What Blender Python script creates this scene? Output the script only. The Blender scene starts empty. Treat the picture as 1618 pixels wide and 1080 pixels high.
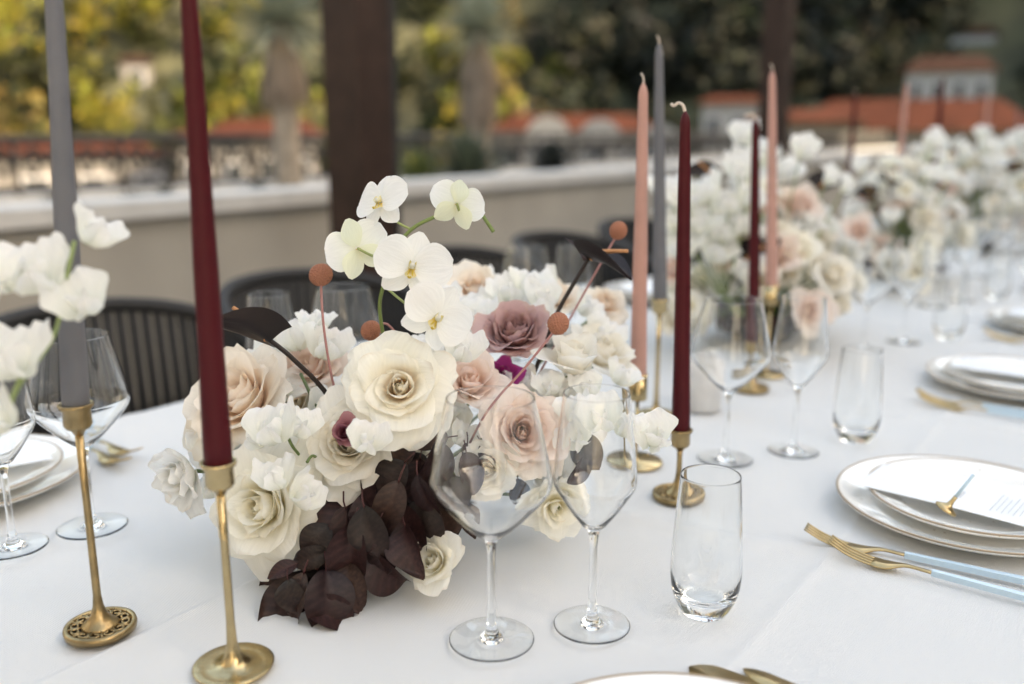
import bpy, math, random
from mathutils import Vector, Matrix, Quaternion
R_ = math.radians
PI = math.pi
rng = random.Random(11)

# ------------------------------------------------------------------ camera, sky, sun, exposure
sc = bpy.context.scene
C = sc.collection
TAB = 0.75                      # table height
CAM = Vector((0, 0, 1.21))
AZ, PITCH, FPX = R_(36.2), R_(13.0), 1450.0
cd = bpy.data.cameras.new('camera'); cam = bpy.data.objects.new('camera', cd); C.objects.link(cam)
cam.location = CAM; cam.rotation_euler = (PI / 2 - PITCH, 0, AZ)
cd.sensor_width = 36; cd.lens = FPX / 1618 * 36; cd.clip_start = .02; cd.clip_end = 3000
cd.dof.use_dof = True; cd.dof.focus_distance = 0.93; cd.dof.aperture_fstop = 2.0
sc.camera = cam
SUN_DIR = Vector((.79, .44, .42)).normalized()      # towards the sun
w = bpy.data.worlds.new('World'); sc.world = w; w.use_nodes = True
nt = w.node_tree
sky = nt.nodes.new('ShaderNodeTexSky'); sky.sky_type = 'NISHITA'; sky.sun_disc = False
sky.sun_elevation = math.asin(SUN_DIR.z); sky.sun_rotation = math.atan2(SUN_DIR.x, SUN_DIR.y)
sky.air_density = 1.0; sky.dust_density = 2.5; sky.ozone_density = 1.0
bg = nt.nodes['Background']; bg.inputs['Strength'].default_value = 0.15
nt.links.new(sky.outputs[0], bg.inputs['Color'])
ld = bpy.data.lights.new('sun', 'SUN'); ld.energy = 2.0; ld.angle = R_(.6); ld.color = (1, .955, .89)
sun = bpy.data.objects.new('sun', ld); C.objects.link(sun)
sun.rotation_euler = (-SUN_DIR).to_track_quat('-Z', 'Y').to_euler(); sun.location = (0, 0, 30)
sc.view_settings.view_transform = 'Standard'; sc.view_settings.look = 'None'
sc.view_settings.exposure = 2.83; sc.view_settings.gamma = 1.0; sc.view_settings.use_curve_mapping = False
sc.view_settings.use_white_balance = True; sc.view_settings.white_balance_temperature = 9800; sc.view_settings.white_balance_tint = 10
sc.render.engine = 'CYCLES'
cy = sc.cycles
cy.use_denoising = True; cy.max_bounces = 20; cy.transmission_bounces = 16; cy.transparent_max_bounces = 12
cy.diffuse_bounces = 7; cy.glossy_bounces = 6; cy.sample_clamp_indirect = 6; cy.blur_glossy = 0

# ------------------------------------------------------------------ pixels of the photograph -> places
RIGHT = Vector((math.cos(AZ), math.sin(AZ), 0))
HF = Vector((-math.sin(AZ), math.cos(AZ), 0))
FWD = HF * math.cos(PITCH) + Vector((0, 0, -math.sin(PITCH)))
UP = HF * math.sin(PITCH) + Vector((0, 0, math.cos(PITCH)))
def ray(px, py): return RIGHT * ((px - 809) / FPX) + UP * ((540 - py) / FPX) + FWD
def at(px, py, z=TAB):                      # point where the pixel's ray meets height z
    d = ray(px, py); return CAM + d * ((z - CAM.z) / d.z)
def dep(px, py, d): return CAM + ray(px, py) * d
def tdep(px, py, d, gap=.012):              # as dep, but never below the cloth
    r = ray(px, py)
    if r.z < 0: d = min(d, (TAB + gap - CAM.z) / r.z)
    return CAM + r * d
def facing(r, u, t): return (RIGHT * r + UP * u - FWD * t).normalized()

# ------------------------------------------------------------------ mesh helpers
class MB:
    def __init__(s): s.v = []; s.f = []; s.c = []; s.e = {}
    def add(s, v, f, col=None, ext=None):
        n = len(s.v)
        if ext: s.e.update({n + i: q for i, q in enumerate(ext)})
        s.v += [tuple(p) for p in v]; s.f += [tuple(i + n for i in q) for q in f]
        if col is None: col = [(1, 1, 1)] * len(v)
        elif isinstance(col, tuple): col = [col] * len(v)
        s.c += col; return s
    def xf(s, m): s.v = [tuple(m @ Vector(p)) for p in s.v]; return s
    def mesh(s, name, mat, smooth=True):
        me = bpy.data.meshes.new(name); me.from_pydata(s.v, [], s.f)
        if smooth: me.polygons.foreach_set('use_smooth', [True] * len(me.polygons))
        a = me.color_attributes.new('tint', 'FLOAT_COLOR', 'POINT')
        a.data.foreach_set('color', [x for c in s.c for x in (c[0], c[1], c[2], 1)])
        if s.e:
            b = me.color_attributes.new('blade', 'FLOAT_COLOR', 'POINT')
            b.data.foreach_set('color', [x for i in range(len(s.v)) for x in (*s.e.get(i, (0, 0, 0)), 1)])
        me.materials.append(mat); me.update(); return me
    def build(s, name, mat, parent=None, smooth=True, loc=None):
        o = bpy.data.objects.new(name, s.mesh(name, mat, smooth)); C.objects.link(o)
        if loc is not None: o.location = loc
        if parent is not None: o.parent = parent
        return o
def link(name, me, parent=None, loc=None, rot=None):
    o = bpy.data.objects.new(name, me); C.objects.link(o)
    if parent is not None: o.parent = parent
    if loc is not None: o.location = loc
    if rot is not None:
        o.rotation_mode = 'QUATERNION'; o.rotation_quaternion = rot
    return o
def thing(name, label, cat, loc=(0, 0, 0), rz=0, group=None):
    o = bpy.data.objects.new(name, None); C.objects.link(o); o.location = loc; o.rotation_euler = (0, 0, rz)
    o.empty_display_size = .05
    return tag(o, label, cat, group)
def tag(o, label=None, cat=None, group=None, kind=None):
    if label: o['label'] = label
    if cat: o['category'] = cat
    if group: o['group'] = group
    if kind: o['kind'] = kind
    return o
def dup(root, loc=None, rz=None, label=None, group=None):
    r = root.copy(); C.objects.link(r)
    if loc is not None: r.location = loc
    if rz is not None: r.rotation_euler = (0, 0, rz)
    if label: r['label'] = label
    if group: r['group'] = group
    for ch in list(root.children):
        c = ch.copy(); C.objects.link(c); c.parent = r
        for g in list(ch.children):
            d = g.copy(); C.objects.link(d); d.parent = c
    return r
def grid_faces(nu, nv, off=0):
    return [(off + j * nu + i, off + j * nu + i + 1, off + (j + 1) * nu + i + 1, off + (j + 1) * nu + i) for j in range(nv - 1) for i in range(nu - 1)]
def lathe(prof, n=40, col=None, cap0=True, cap1=True):
    """prof: (r, z) list -> MB"""
    m = MB(); v = []; f = []
    for r, z in prof:
        for i in range(n):
            a = 2 * PI * i / n; v.append((r * math.cos(a), r * math.sin(a), z))
    for j in range(len(prof) - 1):
        for i in range(n):
            k = (i + 1) % n; f.append((j * n + i, j * n + k, (j + 1) * n + k, (j + 1) * n + i))
    if cap0: f.append(tuple(range(n - 1, -1, -1)))
    if cap1: f.append(tuple((len(prof) - 1) * n + i for i in range(n)))
    return m.add(v, f, col)
def ring_lathe(prof, n=48, col=None):
    """closed profile loop"""
    m = MB(); v = []; f = []; k = len(prof)
    for r, z in prof:
        for i in range(n):
            a = 2 * PI * i / n; v.append((r * math.cos(a), r * math.sin(a), z))
    for j in range(k):
        jj = (j + 1) % k
        for i in range(n):
            ii = (i + 1) % n; f.append((j * n + i, j * n + ii, jj * n + ii, jj * n + i))
    return m.add(v, f, col)
def box(x0, x1, y0, y1, z0, z1, col=None):
    v = [(x0, y0, z0), (x1, y0, z0), (x1, y1, z0), (x0, y1, z0), (x0, y0, z1), (x1, y0, z1), (x1, y1, z1), (x0, y1, z1)]
    return MB().add(v, [(0, 3, 2, 1), (4, 5, 6, 7), (0, 1, 5, 4), (1, 2, 6, 5), (2, 3, 7, 6), (3, 0, 4, 7)], col)
def smooth_path(pts, k=6):
    pts = [Vector(p) for p in pts]; out = []
    if len(pts) < 3: return pts
    for i in range(len(pts) - 1):
        p0 = pts[max(i - 1, 0)]; p1 = pts[i]; p2 = pts[i + 1]; p3 = pts[min(i + 2, len(pts) - 1)]
        for j in range(k):
            t = j / k
            out.append(.5 * ((2 * p1) + (p2 - p0) * t + (2 * p0 - 5 * p1 + 4 * p2 - p3) * t * t + (3 * p1 - p0 - 3 * p2 + p3) * t ** 3))
    out.append(pts[-1]); return out
def tube(pts, rad, n=7, col=None, closed=False):
    pts = [Vector(p) for p in pts]; m = MB(); v = []; f = []; N = len(pts)
    ref = Vector((0, 0, 1))
    for i, p in enumerate(pts):
        if closed: t = pts[(i + 1) % N] - pts[i - 1]
        else: t = pts[min(i + 1, N - 1)] - pts[max(i - 1, 0)]
        t.normalize()
        if abs(t.dot(ref)) > .95: ref = Vector((1, 0, 0)) if abs(t.x) < .9 else Vector((0, 1, 0))
        a = t.cross(ref).normalized(); b = a.cross(t); ref = b
        r = rad(i / max(N - 1, 1)) if callable(rad) else rad
        for k in range(n):
            q = 2 * PI * k / n; v.append(p + a * (r * math.cos(q)) + b * (r * math.sin(q)))
    for j in range(N if closed else N - 1):
        jj = (j + 1) % N
        for k in range(n):
            kk = (k + 1) % n; f.append((j * n + k, j * n + kk, jj * n + kk, jj * n + k))
    if not closed:
        f.append(tuple(range(n - 1, -1, -1))); f.append(tuple((N - 1) * n + k for k in range(n)))
    return m.add(v, f, col)
def fuse(*ms):
    o = MB()
    for m in ms: o.add(m.v, m.f, list(m.c), [m.e.get(i, (0, 0, 0)) for i in range(len(m.v))])
    return o

# ------------------------------------------------------------------ materials
def mat(name): 
    m = bpy.data.materials.new(name); m.use_nodes = True; return m, m.node_tree.nodes, m.node_tree.links
def plain(name, col, rough=.6, metal=0., spec=.5, noise=0., scale=20., bump=0., bscale=None, coat=0.):
    m, N, L = mat(name); b = N['Principled BSDF']
    b.inputs['Roughness'].default_value = rough; b.inputs['Metallic'].default_value = metal
    b.inputs['Specular IOR Level'].default_value = spec; b.inputs['Coat Weight'].default_value = coat
    b.inputs['Base Color'].default_value = (*col, 1)
    tc = N.new('ShaderNodeTexCoord')
    if noise:
        n = N.new('ShaderNodeTexNoise'); n.inputs['Scale'].default_value = scale; n.inputs['Detail'].default_value = 6
        L.new(tc.outputs['Object'], n.inputs['Vector'])
        r = N.new('ShaderNodeValToRGB')
        r.color_ramp.elements[0].position = .3; r.color_ramp.elements[1].position = .7
        r.color_ramp.elements[0].color = (*[c * (1 - noise) for c in col], 1)
        r.color_ramp.elements[1].color = (*[min(1, c * (1 + noise)) for c in col], 1)
        L.new(n.outputs['Fac'], r.inputs['Fac']); L.new(r.outputs[0], b.inputs['Base Color'])
    if bump:
        n2 = N.new('ShaderNodeTexNoise'); n2.inputs['Scale'].default_value = bscale or scale * 3; n2.inputs['Detail'].default_value = 4
        L.new(tc.outputs['Object'], n2.inputs['Vector'])
        bp = N.new('ShaderNodeBump'); bp.inputs['Strength'].default_value = bump; bp.inputs['Distance'].default_value = .004
        L.new(n2.outputs['Fac'], bp.inputs['Height']); L.new(bp.outputs[0], b.inputs['Normal'])
    return m
def organic(name, rough=.55, trans=.35, spec=.3, vein=0., vscale=90., veins=0.):
    """petal / leaf: colour comes from the mesh's tint attribute, light passes through"""
    m, N, L = mat(name); b = N['Principled BSDF']; out = N['Material Output']
    at_ = N.new('ShaderNodeAttribute'); at_.attribute_name = 'tint'
    tc = N.new('ShaderNodeTexCoord')
    n = N.new('ShaderNodeTexNoise'); n.inputs['Scale'].default_value = vscale; n.inputs['Detail'].default_value = 5
    L.new(tc.outputs['Object'], n.inputs['Vector'])
    mp = N.new('ShaderNodeMapRange'); mp.inputs['To Min'].default_value = 1 - vein; mp.inputs['To Max'].default_value = 1 + vein * .4
    L.new(n.outputs['Fac'], mp.inputs['Value'])
    mx = N.new('ShaderNodeVectorMath'); mx.operation = 'SCALE'
    L.new(at_.outputs['Color'], mx.inputs[0]); L.new(mp.outputs[0], mx.inputs['Scale'])
    L.new(mx.outputs[0], b.inputs['Base Color'])
    b.inputs['Roughness'].default_value = rough; b.inputs['Specular IOR Level'].default_value = spec
    bp = N.new('ShaderNodeBump'); bp.inputs['Strength'].default_value = .25; bp.inputs['Distance'].default_value = .002
    L.new(n.outputs['Fac'], bp.inputs['Height']); L.new(bp.outputs[0], b.inputs['Normal'])
    if veins:
        ab = N.new('ShaderNodeAttribute'); ab.attribute_name = 'blade'
        sx = N.new('ShaderNodeVectorMath'); sx.operation = 'MULTIPLY'; sx.inputs[1].default_value = (26, 2.2, 9)
        L.new(ab.outputs['Color'], sx.inputs[0])
        nv_ = N.new('ShaderNodeTexNoise'); nv_.inputs['Scale'].default_value = 1.0; nv_.inputs['Detail'].default_value = 3
        L.new(sx.outputs[0], nv_.inputs['Vector'])
        b3 = N.new('ShaderNodeBump'); b3.inputs['Strength'].default_value = veins; b3.inputs['Distance'].default_value = .0025
        L.new(nv_.outputs['Fac'], b3.inputs['Height']); L.new(bp.outputs[0], b3.inputs['Normal']); L.new(b3.outputs[0], b.inputs['Normal'])
        m2 = N.new('ShaderNodeMapRange'); m2.inputs['From Min'].default_value = .3; m2.inputs['From Max'].default_value = .7; m2.inputs['To Min'].default_value = .965; m2.inputs['To Max'].default_value = 1.03
        L.new(nv_.outputs['Fac'], m2.inputs['Value']); ml = N.new('ShaderNodeMath'); ml.operation = 'MULTIPLY'
        L.new(m2.outputs[0], ml.inputs[0]); L.new(mp.outputs[0], ml.inputs[1]); L.new(ml.outputs[0], mx.inputs['Scale'])
    t = N.new('ShaderNodeBsdfTranslucent'); L.new(mx.outputs[0], t.inputs['Color'])
    ms = N.new('ShaderNodeMixShader'); ms.inputs[0].default_value = trans
    L.new(b.outputs[0], ms.inputs[1]); L.new(t.outputs[0], ms.inputs[2]); L.new(ms.outputs[0], out.inputs['Surface'])
    return m
def glass_mat():
    m, N, L = mat('clear_glass'); b = N['Principled BSDF']
    b.inputs['Base Color'].default_value = (.985, .993, .992, 1); b.inputs['Roughness'].default_value = 0.
    b.inputs['IOR'].default_value = 1.47; b.inputs['Transmission Weight'].default_value = 1.
    return m
def cloth_mat():
    m, N, L = mat('white_linen'); b = N['Principled BSDF']
    b.inputs['Base Color'].default_value = (.63, .638, .636, 1); b.inputs['Roughness'].default_value = .85
    b.inputs['Specular IOR Level'].default_value = .2; b.inputs['Sheen Weight'].default_value = .15
    tc = N.new('ShaderNodeTexCoord'); hs = []
    for d in ('X', 'Y'):
        wv = N.new('ShaderNodeTexWave'); wv.bands_direction = d; wv.inputs['Scale'].default_value = 170; wv.inputs['Distortion'].default_value = .6
        wv.inputs['Detail'].default_value = 1
        L.new(tc.outputs['Object'], wv.inputs['Vector']); hs.append(wv)
    ad = N.new('ShaderNodeMath'); ad.operation = 'ADD'
    L.new(hs[0].outputs['Fac'], ad.inputs[0]); L.new(hs[1].outputs['Fac'], ad.inputs[1])
    bp = N.new('ShaderNodeBump'); bp.inputs['Strength'].default_value = .45; bp.inputs['Distance'].default_value = .001
    L.new(ad.outputs[0], bp.inputs['Height'])
    n = N.new('ShaderNodeTexNoise'); n.inputs['Scale'].default_value = 5; n.inputs['Detail'].default_value = 3
    L.new(tc.outputs['Object'], n.inputs['Vector'])
    b2 = N.new('ShaderNodeBump'); b2.inputs['Strength'].default_value = .15; b2.inputs['Distance'].default_value = .02
    L.new(n.outputs['Fac'], b2.inputs['Height']); L.new(bp.outputs[0], b2.inputs['Normal']); L.new(b2.outputs[0], b.inputs['Normal'])
    return m
def speckle_mat():
    m, N, L = mat('speckled_glaze'); b = N['Principled BSDF']
    tc = N.new('ShaderNodeTexCoord'); v = N.new('ShaderNodeTexVoronoi'); v.inputs['Scale'].default_value = 55
    L.new(tc.outputs['Object'], v.inputs['Vector'])
    n = N.new('ShaderNodeTexNoise'); n.inputs['Scale'].default_value = 14; L.new(tc.outputs['Object'], n.inputs['Vector'])
    th = N.new('ShaderNodeMath'); th.operation = 'MULTIPLY_ADD'; th.inputs[1].default_value = .22; th.inputs[2].default_value = -.035
    L.new(n.outputs['Fac'], th.inputs[0])
    lt = N.new('ShaderNodeMath'); lt.operation = 'LESS_THAN'; L.new(v.outputs['Distance'], lt.inputs[0]); L.new(th.outputs[0], lt.inputs[1])
    mx = N.new('ShaderNodeMix'); mx.data_type = 'RGBA'
    mx.inputs['A'].default_value = (.78, .775, .75, 1); mx.inputs['B'].default_value = (.47, .42, .36, 1)
    L.new(lt.outputs[0], mx.inputs['Factor']); L.new(mx.outputs['Result'], b.inputs['Base Color'])
    b.inputs['Roughness'].default_value = .12; b.inputs['Coat Weight'].default_value = .4; b.inputs['Coat Roughness'].default_value = .04
    return m
M = {}
M['glass'] = glass_mat(); M['cloth'] = cloth_mat(); M['glaze'] = speckle_mat()
M['brass'] = plain('aged_brass', (.38, .27, .14), .34, 1., noise=.35, scale=45, bump=.25, bscale=120)
M['brass2'] = plain('bright_brass', (.50, .38, .21), .26, 1., noise=.15, scale=60, bump=.12, bscale=150)
M['brass_dark'] = plain('dark_recess', (.05, .035, .02), .6, .6, noise=.3)  # darker, rougher metal for the floor of the pierced foot
M['gold'] = plain('brushed_gold', (.52, .38, .20), .3, 1., noise=.12, scale=80)
M['handle'] = plain('pale_blue_resin', (.44, .59, .69), .32, 0, noise=.03, coat=.2)
M['card'] = plain('white_card', (.74, .765, .79), .75, noise=.02, scale=200)
M['ink'] = plain('grey_ink', (.48, .50, .52), .8)
M['rimline'] = plain('brown_rim', (.36, .27, .19), .35)
for nm, c in (('grey', (.135, .138, .152)), ('red', (.062, .0035, .0065)), ('pink', (.47, .262, .222))):
    m_ = plain('wax_' + nm, c, .5, 0, .2, noise=.06, scale=30, bump=.15, bscale=40)
    b_ = m_.node_tree.nodes['Principled BSDF']; b_.inputs['Subsurface Weight'].default_value = .12; b_.inputs['Subsurface Radius'].default_value = (.006, .003, .002)
    M[nm] = m_
M['wick'] = plain('cotton_wick', (.6, .5, .42), .9)
M['petal'] = organic('petal', .6, .48, .25, .03, 60, .28)
M['leaf'] = organic('dark_leaf', .5, .08, .3, .5, 14)
M['stem'] = organic('stem', .5, .05, .35, .15, 80)
M['spathe'] = organic('spathe', .42, .05, .28, .25, 60)
M['ball'] = organic('dried_ball', .9, .0, .1, .35, 300)
M['ceramic'] = plain('grey_ceramic', (.55, .55, .55), .45, noise=.06, scale=40)
M['wall'] = plain('greige_render', (.335, .31, .27), .9, noise=.08, scale=3, bump=.3, bscale=60)
M['coping'] = plain('pale_stone', (.52, .51, .49), .8, noise=.1, scale=6, bump=.3, bscale=50)
M['floor'] = plain('terrace_tile', (.36, .33, .30), .7, noise=.12, scale=4)
M['post'] = plain('brown_painted_wood', (.034, .018, .013), .6, 0, .2, noise=.3, scale=9, bump=.15, bscale=30)
M['chair'] = plain('black_rope', (.016, .015, .015), .7, noise=.3, scale=80, bump=.5, bscale=250)
M['chair_frame'] = plain('black_metal', (.014, .014, .014), .5)
M['iron'] = plain('wrought_iron', (.03, .027, .026), .6, noise=.3)
M['soil'] = plain('garden_soil', (.20, .17, .13), .95, noise=.4, scale=2)
M['ground'] = plain('hill_ground', (.045, .045, .022), .95, noise=.5, scale=.2)
M['green'] = organic('yucca_leaf', .5, .15, .3, .2, 20)
M['bark'] = plain('shaggy_bark', (.30, .25, .20), .95, noise=.35, scale=12, bump=.8, bscale=30)
M['foliage'] = organic('hill_foliage', .7, .35, .2, .3, 1.2)
M['white'] = plain('white_render', (.30, .295, .285), .9, noise=.07, scale=1)
M['stonewall'] = plain('stone_wall', (.17, .16, .155), .9, noise=.25, scale=1.5, bump=.5)
M['roof'] = plain('terracotta', (.058, .018, .011), .95, 0, .05, noise=.3, scale=1.2, bump=.5, bscale=8)
M['roof2'] = plain('brown_tile', (.034, .016, .012), .95, 0, .05, noise=.3, scale=1.2)
M['bouncewhite'] = plain('white_stucco', (.78, .77, .74), .9, noise=.05, scale=1)
M['pane'] = plain('window_glass', (.03, .035, .04), .12)
M['shutter'] = plain('white_frame', (.42, .42, .44), .7)
M['house'] = plain('ochre_render', (.25, .22, .185), .9, noise=.1, scale=.6)

# ------------------------------------------------------------------ setting: terrace, parapet, table
tag(box(-3.6, 7.5, -14, 22, -.3, 0).build('terrace_floor', M['floor'], smooth=False), 'warm grey paved terrace floor under the table', kind='structure')
# unseen house block, added out of frame to keep the sun off the table
hr = thing('added_shade_house', 'added pale house block out of view, shading the dining terrace', 'house', (7.6, 4, 0))
box(0, 7, -1.5, 24, -.3, 11.5).build('wall', M['white'], hr, False)
MB().add([(-.4, -1.9, 11.51), (7.4, -1.9, 11.51), (7.4, 24.4, 11.51), (-.4, 24.4, 11.51), (3.5, 2, 13), (3.5, 20, 13)], [(0, 1, 4), (1, 2, 5, 4), (2, 3, 5), (3, 0, 4, 5), (3, 2, 1, 0)]).build('roof', M['roof'], hr, False)
for k in range(5):
    wd = box(-.05, .02, 0 + k * 5, 1.4 + k * 5, .9, 2.6).build('window', M['shutter'], hr, False)
    box(-.06, -.052, 0.1 + k * 5, 1.3 + k * 5, 1.0, 2.5).build('pane', M['pane'], wd, False)
wg = thing('added_bounce_wing', 'added white building out of view, bouncing sunlight onto the table', 'house', (-2, -4.6, 0))  # unseen building, added so its sunlit face bounces light onto the flowers
box(-9, 9, -6, 0, -.3, 6.6).build('wall', M['bouncewhite'], wg, False)
MB().add([(-9.4, -6.4, 6.61), (9.4, -6.4, 6.61), (9.4, .4, 6.61), (-9.4, .4, 6.61), (-6, -3, 8), (6, -3, 8)], [(0, 1, 5, 4), (1, 2, 5), (2, 3, 4, 5), (3, 0, 4), (3, 2, 1, 0)]).build('roof', M['roof'], wg, False)
for k in range(5):
    wd = box(-7.6 + k * 3.4, -6.4 + k * 3.4, -.02, .06, 1.0, 2.7).build('window', M['shutter'], wg, False)
    box(-7.5 + k * 3.4, -6.5 + k * 3.4, .062, .07, 1.1, 2.6).build('pane', M['pane'], wd, False)
pw = thing('parapet_wall', 'low greige rendered parapet wall with pale stone coping', 'wall', (-3.75, 4, 0))
box(-.12, .09, -12, 14, 0, .84).build('wall', M['wall'], pw, False)
for k in range(13):
    y0 = -12 + k * 2
    m = box(-.17, .14, y0 + .004, y0 + 1.996, .842, .915)
    m.build('coping_stone', M['coping'], pw, False)
# terrace posts with a beam pergola overhead
pg = thing('pergola', 'dark brown timber pergola with square posts over the terrace', 'pergola', (-2.9, 0, 0))
for y in (-1.9, 2.86, 7.66):
    box(-.1, .1, y - .1, y + .1, 0, 2.8).build('post', M['post'], pg, False)
    box(-.05, .04, y + .13, y + .20, 0, 2.8).build('guide_rail', M['chair_frame'], pg, False)
    box(3.3 + 2.9, 3.5 + 2.9, y - .1, y + .1, 0, 2.8).build('post', M['post'], pg, False)
    box(-.3, 6.7, y - .07, y + .07, 2.803, 3.0).build('cross_beam', M['post'], pg, False)
for x in (-.0, 6.3):
    box(x - .06, x + .06, -2.4, 8.2, 3.003, 3.17).build('long_beam', M['post'], pg, False)
# table and cloth
XE0, XE1, YE0, YE1 = -1.37, .06, -1.1, 7.2
tb = thing('banquet_table', 'long banquet table hidden under a white cloth', 'table', (-.66, 3, 0))
box(-.70, .70, -4.08, 4.18, TAB - .035, TAB - .006).build('tabletop', M['post'], tb, False)
for sx in (-.6, .6):
    for yy in (-3.9, -1.3, 1.3, 3.9):
        box(sx - .03, sx + .03, yy - .03, yy + .03, 0, TAB - .036).build('leg', M['chair_frame'], tb, False)
X_SEAM = at(411, 911).x
def cloth_z(x, y):
    z = 0.
    z += .0022 / (1 + math.exp(-(x - X_SEAM) / .0016))              # edge of the overlapping cloth
    z += .0016 * math.exp(-((x - X_SEAM - .004) / .006) ** 2)
    for k, (yc, s, h) in enumerate(((.28, .25, .0042), (.62, .2, .003), (.90, .18, .004), (1.20, .15, .003), (1.46, .2, .004), (1.98, -.2, .0035), (2.6, .1, .004), (-.2, .1, .004), (.05, .2, .003))):
        d = y - yc - s * (x + .7) - .02 * math.sin(x * 9 + k)
        z += 1.5 * h * math.exp(-(d / .016) ** 2) * (.5 + .5 * math.sin(x * 5 + k * 2))
    z += .0018 * math.sin(x * 7 + 2 * math.sin(y * 3)) * math.sin(y * 5.3 + x * 4)
    xc = -.28; z += .0022 * math.exp(-((x - xc - .01 * math.sin(y * 2)) / .008) ** 2)
    return z - .0015
def cloth():
    xs = []; x = XE0
    while x < XE1 - 1e-6:
        xs.append(x); x += .0022 if abs(x - X_SEAM) < .016 else (.0035 if abs(x + .28) < .03 else .011)
    xs.append(XE1)
    ys = []; y = YE0
    while y < YE1 - 1e-6:
        ys.append(y); y += .008 if y < 2.2 else .04
    ys.append(YE1)
    v = []; cols = []
    drop = [(0.006, -.004), (.014, -.014), (.02, -.05), (.026, -.16), (.03, -.3)]
    rows = []
    for y in ys:
        row = []
        for dx, dz in reversed(drop):
            row.append((XE0 - dx - .012 * math.sin(y * 11) * min(1, -dz * 5), y, TAB + dz))
        for x in xs: row.append((x, y, TAB + cloth_z(x, y)))
        for dx, dz in drop:
            row.append((XE1 + dx + .012 * math.sin(y * 11 + 1) * min(1, -dz * 5), y, TAB + dz))
        rows.append(row)
    nu = len(rows[0]); m = MB().add([p for r in rows for p in r], grid_faces(nu, len(rows)))
    return m
tag(cloth().build('tablecloth', M['cloth']), 'white linen cloth spread over the long banquet table', 'tablecloth')

# ------------------------------------------------------------------ chairs
def make_chair():
    t = thing('rope_chair', 'black rope-backed armchair with rounded back drawn up to the far table edge', 'chair', (0, 0, 0), 0, 'chairs along the parapet side')
    v = [];  n = 28
    seat = lathe([(.0, .43), (.25, .43), (.265, .445), (.265, .475), (.25, .49), (.0, .492)], 32, None, False, False); seat.build('seat', M['chair'], t)
    def arc(a, r0=.285): return (-r0 * math.cos(a), r0 * 1.0 * math.sin(a))
    top = []; low = []
    for i in range(29):
        a = R_(-118 + 236 * i / 28); x, y = arc(a); h = .835 - .17 * (abs(a) / R_(118)) ** 2.4
        top.append((x * 1.08 - .02, y * 1.05, h)); low.append((x, y, .44))
    tube(smooth_path(top, 3), .017, 8).build('top_rail', M['chair'], t)
    tube(smooth_path(low, 2), .011, 7).build('seat_rail', M['chair_frame'], t)
    for i in range(47):
        q = (i + .5) / 47 * 28; k = min(int(q), 27); fr = q - k
        a = Vector(top[k]).lerp(Vector(top[k + 1]), fr); b = Vector(low[k]).lerp(Vector(low[k + 1]), fr)
        tube([b, b.lerp(a, .5) + Vector((a.x, a.y, 0)).normalized() * .012, a], .0125, 5).build('cord', M['chair'], t)
    for sx in (-.2, .2):
        for sy in (-.21, .21):
            tube([(sx * 1.15, sy * 1.12, 0), (sx, sy, .43)], .013, 7).build('leg', M['chair_frame'], t)
    return t
ch = make_chair()
for i, y in enumerate((.98, 1.55, 2.14, 2.74, 3.35, 3.95, 4.55)):
    o = ch if i == 0 else dup(ch)
    o['label'] = 'black rope-backed armchair ' + ('behind the large glass and grey taper', 'behind the pair of wine glasses and dried ball flowers', 'behind the white orchid spray', 'behind the dark anthurium', 'next past the anthurium along the parapet side', 'second past the anthurium along the parapet side', 'third past the anthurium along the parapet side')[i]
    o.location = (-1.60 + .02 * math.sin(i * 3), y, 0); o.rotation_euler.z = .08 * math.sin(i * 2.3)

# ------------------------------------------------------------------ glassware
def shell(outer, wall, n=56):
    """outer profile (foot to rim) continued inside with a wall thickness list"""
    return outer
def glass_mesh(foot_r, stem_top, bowl, rim_t=.0010, n=64):
    """bowl: (r, z) outer points, from the bowl bottom to the rim"""
    prof = [(.0, .0), (foot_r * .6, .0), (foot_r * .96, .0), (foot_r * .985, .00005), (foot_r, .0005), (foot_r + .0002, .0010), (foot_r * .985, .0014), (foot_r * .9, .0016), (foot_r * .6, .0020), (foot_r * .38, .0026), (.0105, .0040), (.0074, .0066), (.0054, .0110), (.0040, .020), (.0036, .045), (.0036, stem_top - .018), (.0043, stem_top - .008)]
    bowl = [p for p in bowl[:-1] if p[1] < bowl[-1][1] - .0065] + [bowl[-1]]
    rx, rz = bowl[-1]; sl = (bowl[-2][0] - rx) / (rz - bowl[-2][1]); prof += bowl[:-1] + [(rx + sl * .004, rz - .004), (rx + sl * .0012, rz - .0012), (rx + sl * .00045, rz - .00045), (rx + sl * .00025, rz - .00025)]
    top = [(rx - rim_t * .25, rz), (rx - rim_t * .75, rz), (rx - rim_t + sl * .00025, rz - .00025), (rx - rim_t + sl * .00045, rz - .00045), (rx - rim_t + sl * .0012, rz - .0012), (rx - rim_t + sl * .004, rz - .004)]
    prof += top
    inner = [(max(r - t, .0), z + dz) for (r, z), t, dz in zip(reversed(bowl), [rim_t + .0008 * (i / len(bowl)) for i in range(len(bowl))], [0] + [.0034 * (i / len(bowl)) ** 4 for i in range(1, len(bowl))])]
    inner = [p for p in inner[1:] if p[0] > .004]
    prof += inner + [(0, inner[-1][1] - .001)]
    return lathe(prof, n, None, False, False)
def bez(pts, k=8):
    return [(p.x, p.y) for p in smooth_path([(a, b, 0) for a, b in pts], k)]
big_bowl = [(.0065, .100)] + bez([(.012, .1035), (.026, .116), (.046, .138), (.0525, .1475), (.0545, .155), (.0535, .163), (.047, .195), (.0385, .2315)], 7)
small_bowl = [(.0065, .098)] + bez([(.011, .1015), (.021, .115), (.0335, .134), (.0372, .1415), (.0382, .149), (.0377, .157), (.034, .192), (.0298, .2285)], 7)
ME_BIG = glass_mesh(.039, .100, big_bowl).mesh('wine_glass', M['glass'])
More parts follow.
